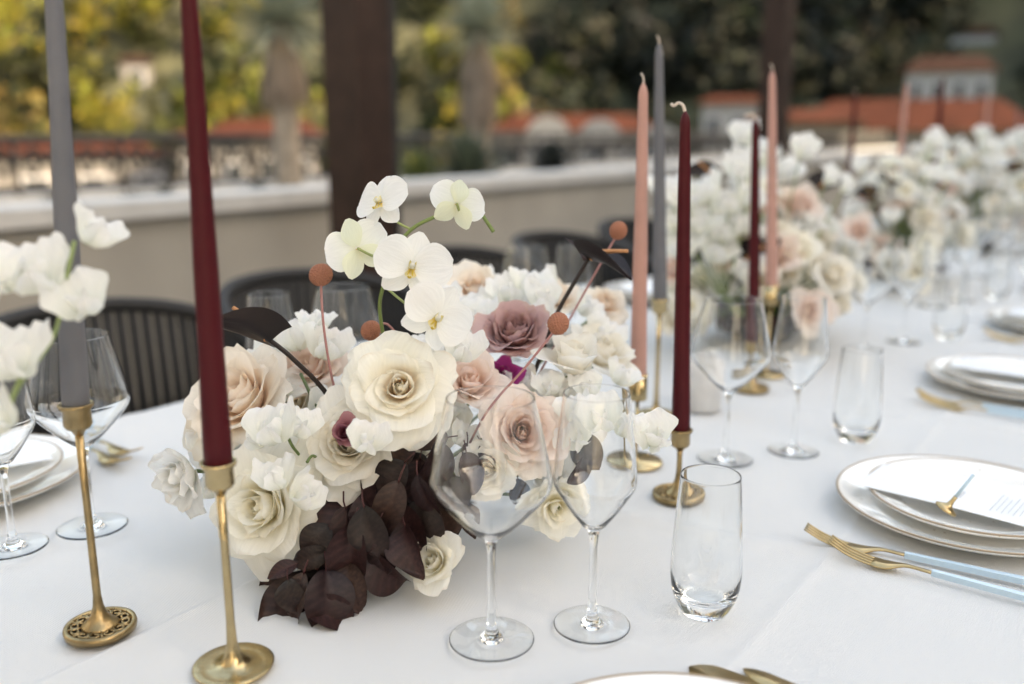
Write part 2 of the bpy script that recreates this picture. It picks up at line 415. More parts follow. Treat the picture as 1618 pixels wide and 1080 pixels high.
ME_SMALL = glass_mesh(.036, .098, small_bowl).mesh('wine_glass', M['glass'])
tb_out = [(.0, .0), (.0222, .0), (.0228, .0002), (.0275, .009), (.032, .022), (.0338, .035), (.0338, .05), (.0325, .08), (.0302, .115), (.0283, .14)]
tb_in = [(.0272, .14), (.0290, .115), (.0312, .08), (.0325, .05), (.0322, .036), (.029, .024), (.022, .0165), (.01, .0145), (0, .014)]
ME_TUM = lathe([(0, 0), (.015, 0), (.0215, 0)] + bez(tb_out[2:-1] + [(.02865, .134)], 6) + [(.0284, .1375), (.0283, .1394), (.0281, .1400), (.02785, .1402), (.0275, .1400), (.0274, .1394), (.02752, .1375)] + bez([(.0277, .134)] + tb_in[1:], 6), 64, None, False, False).mesh('tumbler', M['glass'])
def glass(me, name, p, label, group=None):
    o = link(name, me, None, (p.x, p.y, TAB + .0035), None); o.rotation_euler = (0, 0, rng.random() * 6)
    return tag(o, label, 'glass', group)
glass(ME_BIG, 'wine_glass', at(777, 1015), 'large angular wine glass in front of the cream roses and dark leaves')
glass(ME_SMALL, 'wine_glass', at(935, 992), 'slender wine glass beside the tumbler, in front of white sweet peas')
glass(ME_TUM, 'tumbler', at(1112, 968), 'empty tapered tumbler with thick base before the low burgundy candle')
glass(ME_BIG, 'wine_glass', at(1145, 729), 'large wine glass behind the tumbler, near the speckled plate')
glass(ME_SMALL, 'wine_glass', at(1253, 716), 'slender wine glass between the large glass and the second tumbler')
glass(ME_TUM, 'tumbler', at(1350, 697), 'empty tumbler next to the menu card on the speckled plate')
glass(ME_BIG, 'wine_glass', at(147, 836), 'large wine glass behind the grey taper candle')
glass(ME_SMALL, 'wine_glass', at(22, 868), 'slender wine glass beside plates, behind loose sweet peas')
for px, py, me, lb in ((543, 458, ME_BIG, 'large wine glass behind the dried ball flower and orchids'), (425, 466, ME_SMALL, 'slender wine glass behind the curled dark anthurium'), (832, 392, ME_BIG, 'large wine glass past the orchids before a black chair'), (905, 388, ME_SMALL, 'slender wine glass behind the upright dark anthurium')):
    glass(me, 'wine_glass', at(px, py, TAB + .23), lb, 'glasses along the parapet side')
ORD = ('first', 'second', 'third', 'fourth', 'fifth', 'sixth')
for k in range(5):
    y = 1.98 + .62 * k
    for dx, dy, me, nm in ((-.52, .0, ME_BIG, 'wine_glass'), (-.47, .13, ME_SMALL, 'wine_glass'), (-.4, .23, ME_TUM, 'tumbler')):
        glass(me, nm, Vector((dx, y + dy, 0)), '%s %s at the %s place beyond the gold pin' % ('large' if me is ME_BIG else 'slender' if me is ME_SMALL else 'clear', nm.replace('_', ' '), ORD[k]), 'glasses at farther places')
    if k > 0:
        glass(ME_BIG, 'wine_glass', Vector((-.95, y + .9, 0)), 'large wine glass across from the %s place beyond the gold pin' % ORD[k], 'glasses along the parapet side')

# ------------------------------------------------------------------ plates, cards, cutlery
def plate_mesh(r, h, well):
    t = .0045
    prof = [(0, 0), (well * .8, 0), (well * .86, .0015), (well, .004), (r - .012, h - .006), (r - .003, h - .001), (r, h + .001), (r - .001, h + t * .7), (r - .004, h + t * .75), (r - .014, h - .001), (well + .004, .0095), (well - .006, .0065), (0, .006)]
    return lathe(prof, 72, None, False, False)
def rim_mesh(r, h): return ring_lathe([(r - .0022, h + .0031), (r - .0006, h + .0034), (r + .0004, h + .0024), (r - .0006, h + .0041), (r - .0024, h + .0039)], 72)
ME_PL = [plate_mesh(.152, .020, .105).mesh('plate', M['glaze']), plate_mesh(.122, .017, .085).mesh('plate', M['glaze'])]
ME_RIM = [rim_mesh(.152, .020).mesh('rim', M['rimline']), rim_mesh(.122, .017).mesh('rim', M['rimline'])]
def plate(k, p, label, group=None):
    o = link('speckled_plate', ME_PL[k], None, p); o.rotation_euler = (0, 0, rng.random() * 6)
    link('rim', ME_RIM[k], o); return tag(o, label, 'plate', group)
def card(p, rz, tilt, label, group=None, marks=True):
    m = MB(); L, W = .205, .095
    v = []; nu = 13
    for j in range(2):
        for i in range(nu):
            u = i / (nu - 1); v.append((-L / 2 + L * u, -W / 2 + W * j, .0015 * math.sin(u * 3.1)))
    v2 = [(x, y, z + .0007) for x, y, z in v]; n = len(v)
    f = [tuple(reversed(q)) for q in grid_faces(nu, 2)] + grid_faces(nu, 2, n)
    f += [(i, i + 1, n + i + 1, n + i) for i in range(nu - 1)] + [(nu + i + 1, nu + i, n + nu + i, n + nu + i + 1) for i in range(nu - 1)]
    f += [(0, n, n + nu, nu), (nu - 1, 2 * nu - 1, n + 2 * nu - 1, n + nu - 1)]
    o = m.add(v + v2, f).build('menu_card', M['card'], None, False); o.location = p
    o.rotation_euler = (tilt[0], tilt[1], rz)
    if marks:
        t = MB(); r2 = random.Random(5)
        def strip(x, y0, y1):
            y = y0
            while y < y1:
                l = r2.uniform(.003, .007); b = box(x, x + .0006, y, min(y + l, y1), .0030, .0034); t.add(b.v, b.f); y += l + .0012
        for q in range(3): strip(.004 + q * .0021, -.014, .010)
        for q in range(6): strip(.045 + q * .006, -.03 + .004 * (q % 2), .03 - .005 * (q % 3))
        t.build('printed_text', M['ink'], o, False)
    return tag(o, label, 'menu card', group)
def sweep_strip(path, width, thick):
    """path of (s, z), width(s), flat bar along +x"""
    v = []; n = len(path)
    for s, z in path:
        h = width(s) / 2; t = thick / 2
        v += [(s, -h, z - t), (s, h, z - t), (s, h, z + t), (s, -h, z + t)]
    f = []
    for i in range(n - 1):
        for k in range(4):
            kk = (k + 1) % 4; f.append((i * 4 + k, i * 4 + kk, (i + 1) * 4 + kk, (i + 1) * 4 + k))
    f += [(3, 2, 1, 0), tuple((n - 1) * 4 + k for k in range(4))]
    return MB().add(v, f)
def lerp_tab(tab, s):
    for (a, b), (c, d) in zip(tab, tab[1:]):
        if s <= c:
            i = [q[0] for q in tab].index(a); t = (s - a) / (c - a)
            m0 = (d - tab[i - 1][1]) / (c - tab[i - 1][0]) if i > 0 else (d - b) / (c - a)
            m1 = (tab[i + 2][1] - b) / (tab[i + 2][0] - a) if i + 2 < len(tab) else (d - b) / (c - a); h = c - a
            return b * (2 * t ** 3 - 3 * t * t + 1) + m0 * h * (t ** 3 - 2 * t * t + t) + d * (3 * t * t - 2 * t ** 3) + m1 * h * (t ** 3 - t * t)
    return tab[-1][1]
def fork_parts():
    zt = [(0, .0185), (.02, .0095), (.045, .0042), (.062, .0040), (.08, .0085), (.105, .0078), (.24, .0052)]
    g = MB()
    for k in range(4):
        yc = (k - 1.5) * .0060
        path = [(s / 1000, lerp_tab(zt, s / 1000)) for s in range(0, 49, 4)]
        m = sweep_strip(path, lambda s: .0022 + .0012 * min(1, s / .03), .0016); m.v = [(x, y + yc * (1 - .0 * x), z) for x, y, z in m.v]; g.add(m.v, m.f)
    wt = [(.044, .0212), (.052, .0222), (.062, .0205), (.074, .0100), (.084, .0056), (.106, .0052)]
    path = [(s / 1000, lerp_tab(zt, s / 1000)) for s in range(46, 107, 4)]
    m = sweep_strip(path, lambda s: lerp_tab(wt, s), .0019); g.add(m.v, m.f)
    hp = [(s / 1000, lerp_tab(zt, s / 1000)) for s in range(105, 226, 10)]
    h = sweep_strip(hp, lambda s: .0056 + .0024 * (s - .105) / .12, .0062)
    return g.mesh('head', M['gold']), h.mesh('handle', M['handle'], False)
def knife_parts(blade_w, spoon=False):
    wt = [(0, .002), (.006, blade_w * .55), (.02, blade_w), (.07, blade_w), (.085, .006), (.105, .0054)]
    zt = [(0, .0046), (.03, .0038), (.07, .004), (.09, .006), (.225, .0055)]
    path = [(s / 1000, lerp_tab(zt, s / 1000)) for s in range(0, 106, 5)]
    g = sweep_strip(path, lambda s: lerp_tab(wt, s), .0016)
    hp = [(s / 1000, lerp_tab(zt, s / 1000)) for s in range(105, 226, 10)]
    h = sweep_strip(hp, lambda s: .0056 + .0024 * (s - .105) / .12, .0062)
    return g.mesh('blade', M['gold']), h.mesh('handle', M['handle'], False)
FORK = fork_parts(); KNIFE = knife_parts(.019); SPOON = knife_parts(.034)
def cutlery(kind, tip, ang, label, group=None, lift=.0028):
    ms = {'fork': FORK, 'knife': KNIFE, 'spoon': SPOON}[kind]
    o = thing(kind, label, kind, (tip.x, tip.y, TAB + lift), ang, group)
    link('head' if kind != 'knife' else 'blade', ms[0], o); link('handle', ms[1], o); return o
# place setting with the card (near side, seat by the second tumbler)
pc = at(1530, 797, TAB + .018); pc.z = TAB + .003
plate(0, pc.copy(), 'wide speckled white dinner plate with brown rim beside two gold forks')
plate(1, pc + Vector((.004, .006, .0085)), 'smaller speckled plate stacked on dinner plate, holding menu card and small gold pin')
c0 = at(1373, 748, TAB + .034); c1 = at(1600, 803, TAB + .034)
ang = math.atan2((c1 - c0).y, (c1 - c0).x)
cc = c0 + (c1 - c0).normalized() * .104; cc.z = TAB + .0338
card(cc, ang, (.0, .0), 'long white menu card with grey print lying beside the gold pin')
# small gold-footed pin with a pale blue shank lying on the card
pin = thing('place_pin', 'small gold pin with pale blue shank lying on the menu card', 'pin', at(1493, 806, TAB + .037))
dv = (RIGHT * .55 - HF * .12 + Vector((0, 0, 1))).normalized()
q = dv.to_track_quat('Z', 'Y')
lathe([(0, 0), (.0125, .001), (.013, .003), (.008, .0055), (.0035, .0085), (.0024, .014), (.0024, .020), (0, .020)], 24, None, False, False).build('foot', M['gold'], pin).rotation_euler = q.to_euler()
lathe([(0, .0195), (.0019, .0195), (.0017, .052), (0, .052)], 12, None, False, False).build('shank', M['handle'], pin).rotation_euler = q.to_euler()
fa = at(1271, 860); fb = at(1618, 931)
fang = math.atan2((fb - fa).y, (fb - fa).x)
cutlery('fork', at(1271, 860), fang, 'gold fork with pale blue handle, closer to the speckled plate', lift=.004)
fa = at(1309, 880); fb = at(1618, 958); fang2 = math.atan2((fb - fa).y, (fb - fa).x)
cutlery('fork', at(1309, 880), fang2, 'gold fork with pale blue handle, second out from the speckled plate', lift=.004)
# seat just below the frame
v0 = at(1105, 1073, TAB + .022); back = Vector((v0.x, v0.y, 0)).normalized()
p0 = v0 - back * .152; p0.z = TAB + .003
plate(0, p0, 'dinner plate before the tumbler, only its far rim showing')
plate(1, p0 + Vector((0, 0, .0085)), 'smaller plate stacked on the plate before the tumbler')
k1 = at(1088, 1066); cutlery('spoon', k1, math.atan2(-.05, 1.0), 'gold spoon tip showing past the plate rim by the tumbler')
k2 = at(1174, 1069); cutlery('knife', k2, math.atan2(-.12, 1.0), 'gold knife tip showing past the plate rim by the tumbler')
# farther near-side seats
for k in range(5):
    y = 1.84 + .62 * k; x = -.21
    g = 'farther place settings'
    plate(0, Vector((x, y, TAB + .003)), 'speckled dinner plate at the %s place beyond the gold pin' % ORD[k], g)
    plate(1, Vector((x, y, TAB + .0115)), 'smaller plate stacked at the %s place beyond the gold pin' % ORD[k], g)
    card(Vector((x, y + .005, TAB + .0342)), ang + .05 * math.sin(k), (0, 0), 'white menu card at the %s place beyond the gold pin' % ORD[k], g, False)
    for j in range(2):
        cutlery('fork', Vector((x - .13 + .012 * j, y - .185 - .03 * j, TAB)), .03, '%s gold fork at the %s place beyond the gold pin' % (('inner', 'outer')[j], ORD[k]), g)
    cutlery('knife', Vector((x - .1, y + .19, TAB)), .02, 'gold knife at the %s place beyond the gold pin' % ORD[k], g)
# far-side seats
pl = at(-62, 752, TAB + .02); pl.z = TAB + .003
plate(0, pl, 'dinner plate behind the grey candle, partly past the cloth edge glass')
plate(1, pl + Vector((0, 0, .0085)), 'smaller plate stacked on the plate behind the grey candle')
card(pl + Vector((.0, .0, .0312)), 1.3, (0, 0), 'white menu card on the plates behind the grey candle', None, False)
cutlery('knife', at(88, 776), math.atan2(-.2, -1), 'gold knife beside the plates behind the grey candle')
for j, (px, py) in enumerate(((218, 732), (200, 748))):
    cutlery('fork', at(px, py), math.atan2(.05 + .05 * j, -1), 'gold fork with blue handle behind the grey candle, %s' % ('tips reaching closer to the roses', 'closer to the stacked plates')[j], 'forks on the parapet side')
for k in range(1, 6):
    y = pl.y + .6 * k; g = 'parapet side place settings'
    plate(0, Vector((-1.17, y, TAB + .003)), 'dinner plate on the parapet side, %s past the grey candle' % ORD[k - 1], g)
    plate(1, Vector((-1.17, y, TAB + .0115)), 'smaller plate stacked on the parapet side, %s past the grey candle' % ORD[k - 1], g)
    card(Vector((-1.17, y, TAB + .0342)), 1.4, (0, 0), 'menu card on the parapet side, %s past the grey candle' % ORD[k - 1], g, False)

# ------------------------------------------------------------------ candles and holders
def candle(col, base, z0, tilt=(0, 0), label='', L=.39, r0=.0115, r1=.0062, group=None, burnt=False):
    """base: world point of the holder foot; z0: height of the candle's foot above the table"""
    n = 20; prof = []; rr = random.Random(int(base.x * 999))
    prof.append((0, 0)); prof.append((r0 * .98, 0))
    for i in range(25):
        t = i / 24; prof.append(((r0 + (r1 - r0) * t ** 1.15) * (1 + .02 * math.sin(t * 17 + rr.random() * .6)), L * .965 * t + .0004))
    prof += [(r1 * .7, L * .985), (r1 * .25, L * .998), (0, L)]
    m = lathe(prof, n, None, False, False)
    o = m.build('taper_candle', M[col]); o.location = (base.x, base.y, TAB + z0)
    o.rotation_mode = 'QUATERNION'
    ax = (RIGHT * tilt[0] + HF * tilt[1] + Vector((0, 0, 1))).normalized(); o.rotation_quaternion = Vector((0, 0, 1)).rotation_difference(ax)
    wk = [(0, 0, L - .003), (0, 0, L + .006), (-.004, .001, L + .012)] if not burnt else [(0, 0, L - .003), (-.003, 0, L + .006), (-.010, .002, L + .009), (-.014, .0, L + .006), (-.019, .002, L + .008)]
    tube(smooth_path(wk, 4), .0011 if not burnt else .0018, 6).build('wick', M['wick'], o)
    return tag(o, label, 'candle', group)
def fret_ring(r0, r1, z, n=12):
    g = MB()
    for i in range(n):
        a = 2 * PI * i / n; rm = (r0 + r1) / 2; s = 1 if i % 2 else -1; pts = []
        for k in range(15):
            t = k / 14; th = -PI * .8 + t * PI * 1.9; rad = (r1 - r0) * .40 * (1 - .5 * t)
            u = rad * math.cos(th); vv = rad * math.sin(th) * s * 1.25
            rr = rm + u; aa = a + vv / rm; pts.append((rr * math.cos(aa), rr * math.sin(aa), z))
        m = tube(pts, .0011, 5); g.add(m.v, m.f)
        b = tube([(r0 * .98 * math.cos(a + PI / n), r0 * .98 * math.sin(a + PI / n), z), (r1 * math.cos(a + PI / n), r1 * math.sin(a + PI / n), z)], .0010, 5); g.add(b.v, b.f)
    return g
def holder(kind, p, h, label, rf=.031, group=None):
    t = thing('candlestick', label, 'candle holder', (p.x, p.y, TAB + .0035), rng.random() * 3, group)
    mt = M['brass'] if kind == 'fret' else M['brass2']
    if kind == 'fret':
        ring_lathe([(rf - .004, 0), (rf, 0), (rf + .0008, .004), (rf, .0068), (rf - .003, .0076), (rf - .0045, .006)], 48).build('rim', mt, t)
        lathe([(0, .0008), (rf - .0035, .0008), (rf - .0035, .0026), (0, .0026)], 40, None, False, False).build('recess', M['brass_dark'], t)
        fret_ring(.0165, rf - .004, .0062).build('scrollwork', mt, t)
        lathe([(.0165, .001), (.0168, .0062), (.0155, .0078), (.012, .0105), (.0075, .0165), (.0048, .025), (.0036, .036), (.0033, h * .6), (.0037, h - .028)], 32).build('stem', mt, t)
    elif kind == 'dish':
        lathe([(0, 0), (rf * .9, 0), (rf, .0018), (rf + .0006, .0036), (rf - .001, .0044), (rf * .75, .0028), (rf * .45, .0034), (.0105, .0068), (.0065, .014), (.0045, .026), (.0037, .045), (.0035, h * .6), (.0038, h - .026), (0, h - .026)], 48, None, False, False).build('stem', mt, t)
    else:
        lathe([(0, 0), (rf, 0), (rf + .0003, .0012), (rf - .0006, .0026), (.006, .0032), (.0034, .006), (.0026, .012), (.0026, h - .034), (0, h - .034)], 56, None, False, False).build('stem', mt, t)
    if kind == 'tube':
        ring_lathe([(.0, h - .036), (.0122, h - .036), (.0130, h - .034), (.0130, h + .001), (.0119, h + .001), (.0117, h - .0), (.0117, h - .0025), (0, h - .0025)], 32).build('cup', mt, t)
    else:
        ring_lathe([(.0, h - .029), (.0045, h - .028), (.0062, h - .0245), (.0100, h - .0225), (.0122, h - .019), (.0118, h - .006), (.0145, h - .0028), (.0150, h), (.0138, h + .0006), (.0119, h - .0012), (.0119, h - .0025), (0, h - .0025)], 32).build('cup', mt, t)
    return t
def stick(kind, col, px, py, h, hl, cl, tilt=(0, 0), rf=.031, burnt=False, group=None):
    p = at(px, py); holder(kind, p, h, hl, rf, group); candle(col, p, h + .0012, tilt, cl, group=group and group + ' candles', burnt=burnt)
stick('fret', 'grey', 160, 1000, .221, 'aged brass candlestick with pierced scroll foot under the grey taper', 'grey taper candle in the pierced-foot brass stick by the loose sweet peas', (.055, 0), rf=.0315)
stick('dish', 'red', 370, 1060, .190, 'brass candlestick with plain dished foot under the tall burgundy taper', 'tall burgundy taper candle in the dish-footed stick before the cream roses', (.012, 0), rf=.034)
stick('tube', 'pink', 1004, 733, .128, 'slim brass candlestick with mirror-flat disc foot and tube cup', 'dusty pink taper candle in the tube-cupped stick', (-.014, 0), rf=.038)
stick('fret', 'red', 1071, 789, .091, 'short brass candlestick with pierced foot behind the tumbler', 'burgundy taper candle with curled wick in the short stick behind the tumbler', (-.028, 0), rf=.032, burnt=True)
stick('dish', 'grey', 1036, 660, .195, 'thin tall brass candlestick under the second grey taper', 'grey taper candle rising between pink and burgundy tapers', (-.04, 0), rf=.034)
stick('fret', 'red', 1186, 618, .088, 'short brass candlestick before the second flower arrangement', 'burgundy taper candle beside the second flower arrangement', (-.05, 0), rf=.032, burnt=True)
stick('tube', 'pink', 1210, 594, .172, 'tall brass candlestick before the second flower arrangement', 'dusty pink taper candle rising beside the blush rose of the second arrangement', (-.06, 0), rf=.036)
def at_top(px, py, ztop):
    d = ray(px, py); return CAM + d * ((TAB + ztop - CAM.z) / d.z)
for px, py, col, ht, hl in ((1352, 148, 'red', .19, 'burgundy taper before the third flower arrangement'), (1433, 132, 'pink', .21, 'pink taper rising from the third flower arrangement'), (1491, 122, 'red', .25, 'tallest burgundy taper among the far flowers'), (1563, 150, 'pink', .23, 'pink taper at the far end of the flowers'), (1612, 170, 'grey', .23, 'grey taper at the far end of the flowers')):
    p = at_top(px, py, ht + .39)
    holder('dish', p, ht, 'brass candlestick under the %s' % hl, .03, 'far candlesticks')
    candle(col, p, ht + .0012, (0, 0), hl, group='far tapers')
# grey votive cups
def votive(p, label):
    o = lathe([(0, 0), (.030, 0), (.032, .003), (.033, .085), (.0315, .086), (.0300, .084), (.0295, .008), (0, .006)], 40, None, False, False).build('votive_cup', M['ceramic']); o.location = (p.x, p.y, TAB + .0035)
    tag(o, label, 'cup')
votive(at(1108, 648), 'plain pale grey ceramic cup behind the second grey candle')

# ------------------------------------------------------------------ flowers
def mixc(a, b, t): return tuple(x + (y - x) * t for x, y in zip(a, b))
WHITE = (.90, .895, .875); CREAM = (.945, .915, .82); IVORY = (.945, .93, .87); YEL = (.93, .85, .58); BLUSH = (.90, .72, .64); PEACH = (.88, .70, .54); GREENW = (.70, .73, .46)
PAL = {'creampeach': ((.92, .70, .52), CREAM, IVORY), 'wine': ((.10, .008, .02), (.20, .015, .045), (.45, .22, .24)), 'cream': (YEL, CREAM, IVORY), 'white': ((.72, .72, .5), WHITE, WHITE), 'blush': (PEACH, BLUSH, (.91, .83, .77)), 'peach': ((.88, .60, .44), (.91, .79, .67), (.92, .87, .79)), 'ivory': ((.86, .74, .50), (.91, .87, .78), (.92, .90, .85)),
       'mauve': ((.36, .15, .13), (.50, .28, .27), (.68, .48, .47)), 'magenta': ((.22, .01, .10), (.33, .02, .17), (.42, .05, .24))}
def rose_petals(seed, R, o=.6, n=24, pal='cream', ruffle=.032, point=.06, tight=0.):
    r = random.Random(seed); out = []; pc = PAL[pal]; nu, nv = 11, 10
    for i in range(n):
        k = (i / (n - 1)) ** 1.25; phi = i * 2.39996 + r.uniform(-.25, .25)
        L = R * (.52 + .58 * k) * r.uniform(.88, 1.1)
        a0 = R_(28 + 42 * k); am = R_(-24 + (48 + 46 * o) * k ** 1.1 + r.uniform(-6, 6)); a1 = R_(-38 + (85 + 85 * o) * k ** 1.35 + r.uniform(-12, 12)) - tight
        W = R * (.30 + .42 * k) * r.uniform(.9, 1.12); prof = []
        rr = R * (.02 + .03 * k); z = 0; sub = 24; tr = [(rr, z)]
        for s in range(sub):
            t = (s + .5) / sub; a = a0 + (am - a0) * (t / .5) if t < .5 else am + (a1 - am) * (t - .5) / .5
            rr += math.sin(a) * L / sub; z += math.cos(a) * L / sub; tr.append((max(rr, R * .015), z))
        s1, s2, s3 = r.uniform(0, 6), r.uniform(0, 6), r.uniform(.6, 1.4); v = []; c = []; jag = [r.uniform(-.07, .05) * (.3 + k) for _ in range(nu)]; lean = r.uniform(-.10, .10) * k
        for j in range(nv):
            t0 = j / (nv - 1)
            for m in range(nu):
                u = -1 + 2 * m / (nu - 1)
                t = t0 * (1 - .20 * abs(u) ** 2.4 * t0 + point * k * max(0, 1 - abs(u) * 2.2) * t0 ** 3 + (jag[m] + lean * u) * t0 ** 4); t = min(t, 1.0); q = min(max(t, 0), 1.0) * sub; b = min(int(q), sub - 1); fr = t * sub - b
                R1 = tr[b][0] + (tr[b + 1][0] - tr[b][0]) * fr; z1 = tr[b][1] + (tr[b + 1][1] - tr[b][1]) * fr
                wd = W * math.sin(PI * (.11 + .62 * t0)); sp = min(wd / max(R1, R * .07), 1.7)
                e = abs(u) ** 3 * t0 ** 2 * k
                R1 += R * (.10 * e * o + .05 * u * (1 - k) * t0 + ruffle * s3 * math.sin(3.3 * u + s1) * t0 ** 2 * (.4 + k))
                z1 += R * (-.08 * e * o + ruffle * (1.4 * math.sin(4.7 * u + s2) + .5 * math.sin(11 * u + s1)) * t0 ** 3)
                an = phi + u * sp; v.append((R1 * math.cos(an), R1 * math.sin(an), z1))
                cc = mixc(pc[0], pc[1], min(1, .15 + t0 * 1.3 * (.45 + .55 * k) + .25 * k)); cc = mixc(cc, pc[2], k * t0)
                if t0 > .96 and k > .45: cc = mixc(cc, (.62, .47, .30), .35 * max(0, math.sin(s1 * 3 + 4 * u)))
                c.append(cc)
        out.append((v, grid_faces(nu, nv), c, [((-1 + 2 * m / (nu - 1)) * .5, j / (nv - 1), i * .37 + seed * .11) for j in range(nv) for m in range(nu)]))
    return out
def sepals(R):
    g = MB()
    for i in range(5):
        m = blade(R * .55, R * .12, lambda t: math.sin(PI * (.15 + .85 * t)) , 3, 6, R_(70), R_(110), .3, 0, i, (.16, .22, .07), (.2, .27, .09)); m.xf(Matrix.Rotation(i * 1.2566, 4, 'Z') @ Matrix.Rotation(R_(0), 4, 'X')); g.add(m.v, m.f, m.c)
    return g
def blade(L, W, prof, nu, nv, b0, b1, cup, ruffle, seed, c0, c1, twist=0, fold=0, frill=0.):
    """petal or leaf lying along +y; b0,b1 bend angles (elevation) at base and tip"""
    r = random.Random(seed); v = []; c = []; y = z = 0; s1 = r.uniform(0, 6); s2 = r.uniform(0, 6); pts = [(0, 0)]; K = nv - 1
    for j in range(K):
        a = b0 + (b1 - b0) * (j + .5) / K; y += math.cos(a) * L / K; z += math.sin(a) * L / K; pts.append((y, z))
    for j in range(nv):
        t = j / K; a = b0 + (b1 - b0) * t; h = W * prof(t)
        for i in range(nu):
            u = -1 + 2 * i / (nu - 1)
            n = cup * h * u * u + fold * h * abs(u) + ruffle * W * (math.sin(4.1 * u + s1 + 5 * t) * abs(u) ** 1.5 * t + .5 * math.sin(9 * t + s2) * u * t)
            n += frill * W * math.sin(11 * u + s2 + 9 * t) * max(abs(u), t) ** 3
            x = h * u; v.append((x * math.cos(twist * t) , pts[j][0] - math.sin(a) * n, pts[j][1] + math.cos(a) * n + x * math.sin(twist * t)))
            c.append(mixc(c0, c1, t))
    return MB().add(v, grid_faces(nu, nv), c, [((-1 + 2 * i / (nu - 1)) * .5, j / K, (seed % 37) * .27) for j in range(nv) for i in range(nu)])
def quat_to(vec, roll=0.):
    return Vector(vec).to_track_quat('Z', 'Y') @ Quaternion((0, 0, 1), roll)
ROSE_CACHE = {}
def put_rose(root, pos, R, fdir, pal='cream', o=.6, n=24, seed=1, split=9, roll=None, name='rose', **kw):
    ps = rose_petals(seed, 1.0, o, n, pal, **kw); inner = MB()
    for p in ps[:n - split]: inner.add(*p)
    sp = sepals(1.0); bud = lathe([(.0, .42), (.05, .40), (.085, .30), (.07, .15), (.0, .0)], 12, PAL[pal][0], False, False); inner.add([(x, y, z) for x, y, z in bud.v], [q[::-1] for q in bud.f], list(bud.c))
    off = .45      # visual centre above the receptacle
    q = quat_to(fdir, seed * 1.3 if roll is None else roll)
    me = inner.mesh(name, M['petal'])
    ob = link(name, me, root, Vector(pos) - Vector(fdir) * off * R * .6 - root.location, q); ob.scale = (R, R, R)
    for p in ps[n - split:]: MB().add(*p).build('petal', M['petal'], ob)
    sp.build('calyx', M['stem'], ob)
    return ob
def sweet_pea_parts(seed):
    r = random.Random(seed); W = lambda t: (math.sin(PI * (.06 + .72 * t)) ** .8)
    tint = (.92, .915, .91); g0 = (.86, .87, .78); out = []
    b = blade(1.0, .72, lambda t: W(t) * (1 + .06 * math.sin(t * 14)), 17, 13, R_(55), R_(125), -.35, .16, seed, g0, tint, frill=.08)        # banner
    out.append(b)
    for s in (-1, 1):
        wv = blade(.72, .42, W, 11, 9, R_(10), R_(75), .35, .2, seed + s + 7, g0, tint, frill=.085); wv.xf(Matrix.Rotation(R_(30 * s), 4, 'Z') @ Matrix.Rotation(R_(38 * s), 4, 'Y')); out.append(wv)
    k = blade(.45, .16, W, 5, 6, R_(0), R_(80), 1.2, .0, seed + 3, g0, (.8, .82, .7)); out.append(k)
    return out
SP = [sweet_pea_parts(k) for k in range(5)]
SPM = [[p.mesh('petal', M['petal']) for p in s] for s in SP]
def calyx_mesh():
    g = MB()
    for i in range(5):
        m = blade(.30, .07, lambda t: 1 - t * .9, 3, 4, R_(80), R_(40), 0, 0, i, (.2, .3, .08), (.26, .36, .12)); m.xf(Matrix.Rotation(i * 1.2566, 4, 'Z')); g.add(m.v, m.f, m.c)
    return g
CALM = calyx_mesh().mesh('sweet_pea', M['stem'])
def put_pea(root, pos, S, fdir, upv=(0, 0, 1), k=0, roll=0.):
    """fdir: where the bloom looks (+y of the bloom)"""
    f = Vector(fdir).normalized(); u = Vector(upv); x = f.cross(u).normalized(); u = x.cross(f)
    mtx = Matrix((x, f, u)).transposed(); q = mtx.to_quaternion() @ Quaternion((0, 1, 0), roll)
    ob = link('sweet_pea', CALM, root, Vector(pos) - root.location - f * S * .25 - u * S * .3, q); ob.scale = (S, S, S)
    for me in SPM[k % 5]: link('petal', me, ob)
    return ob
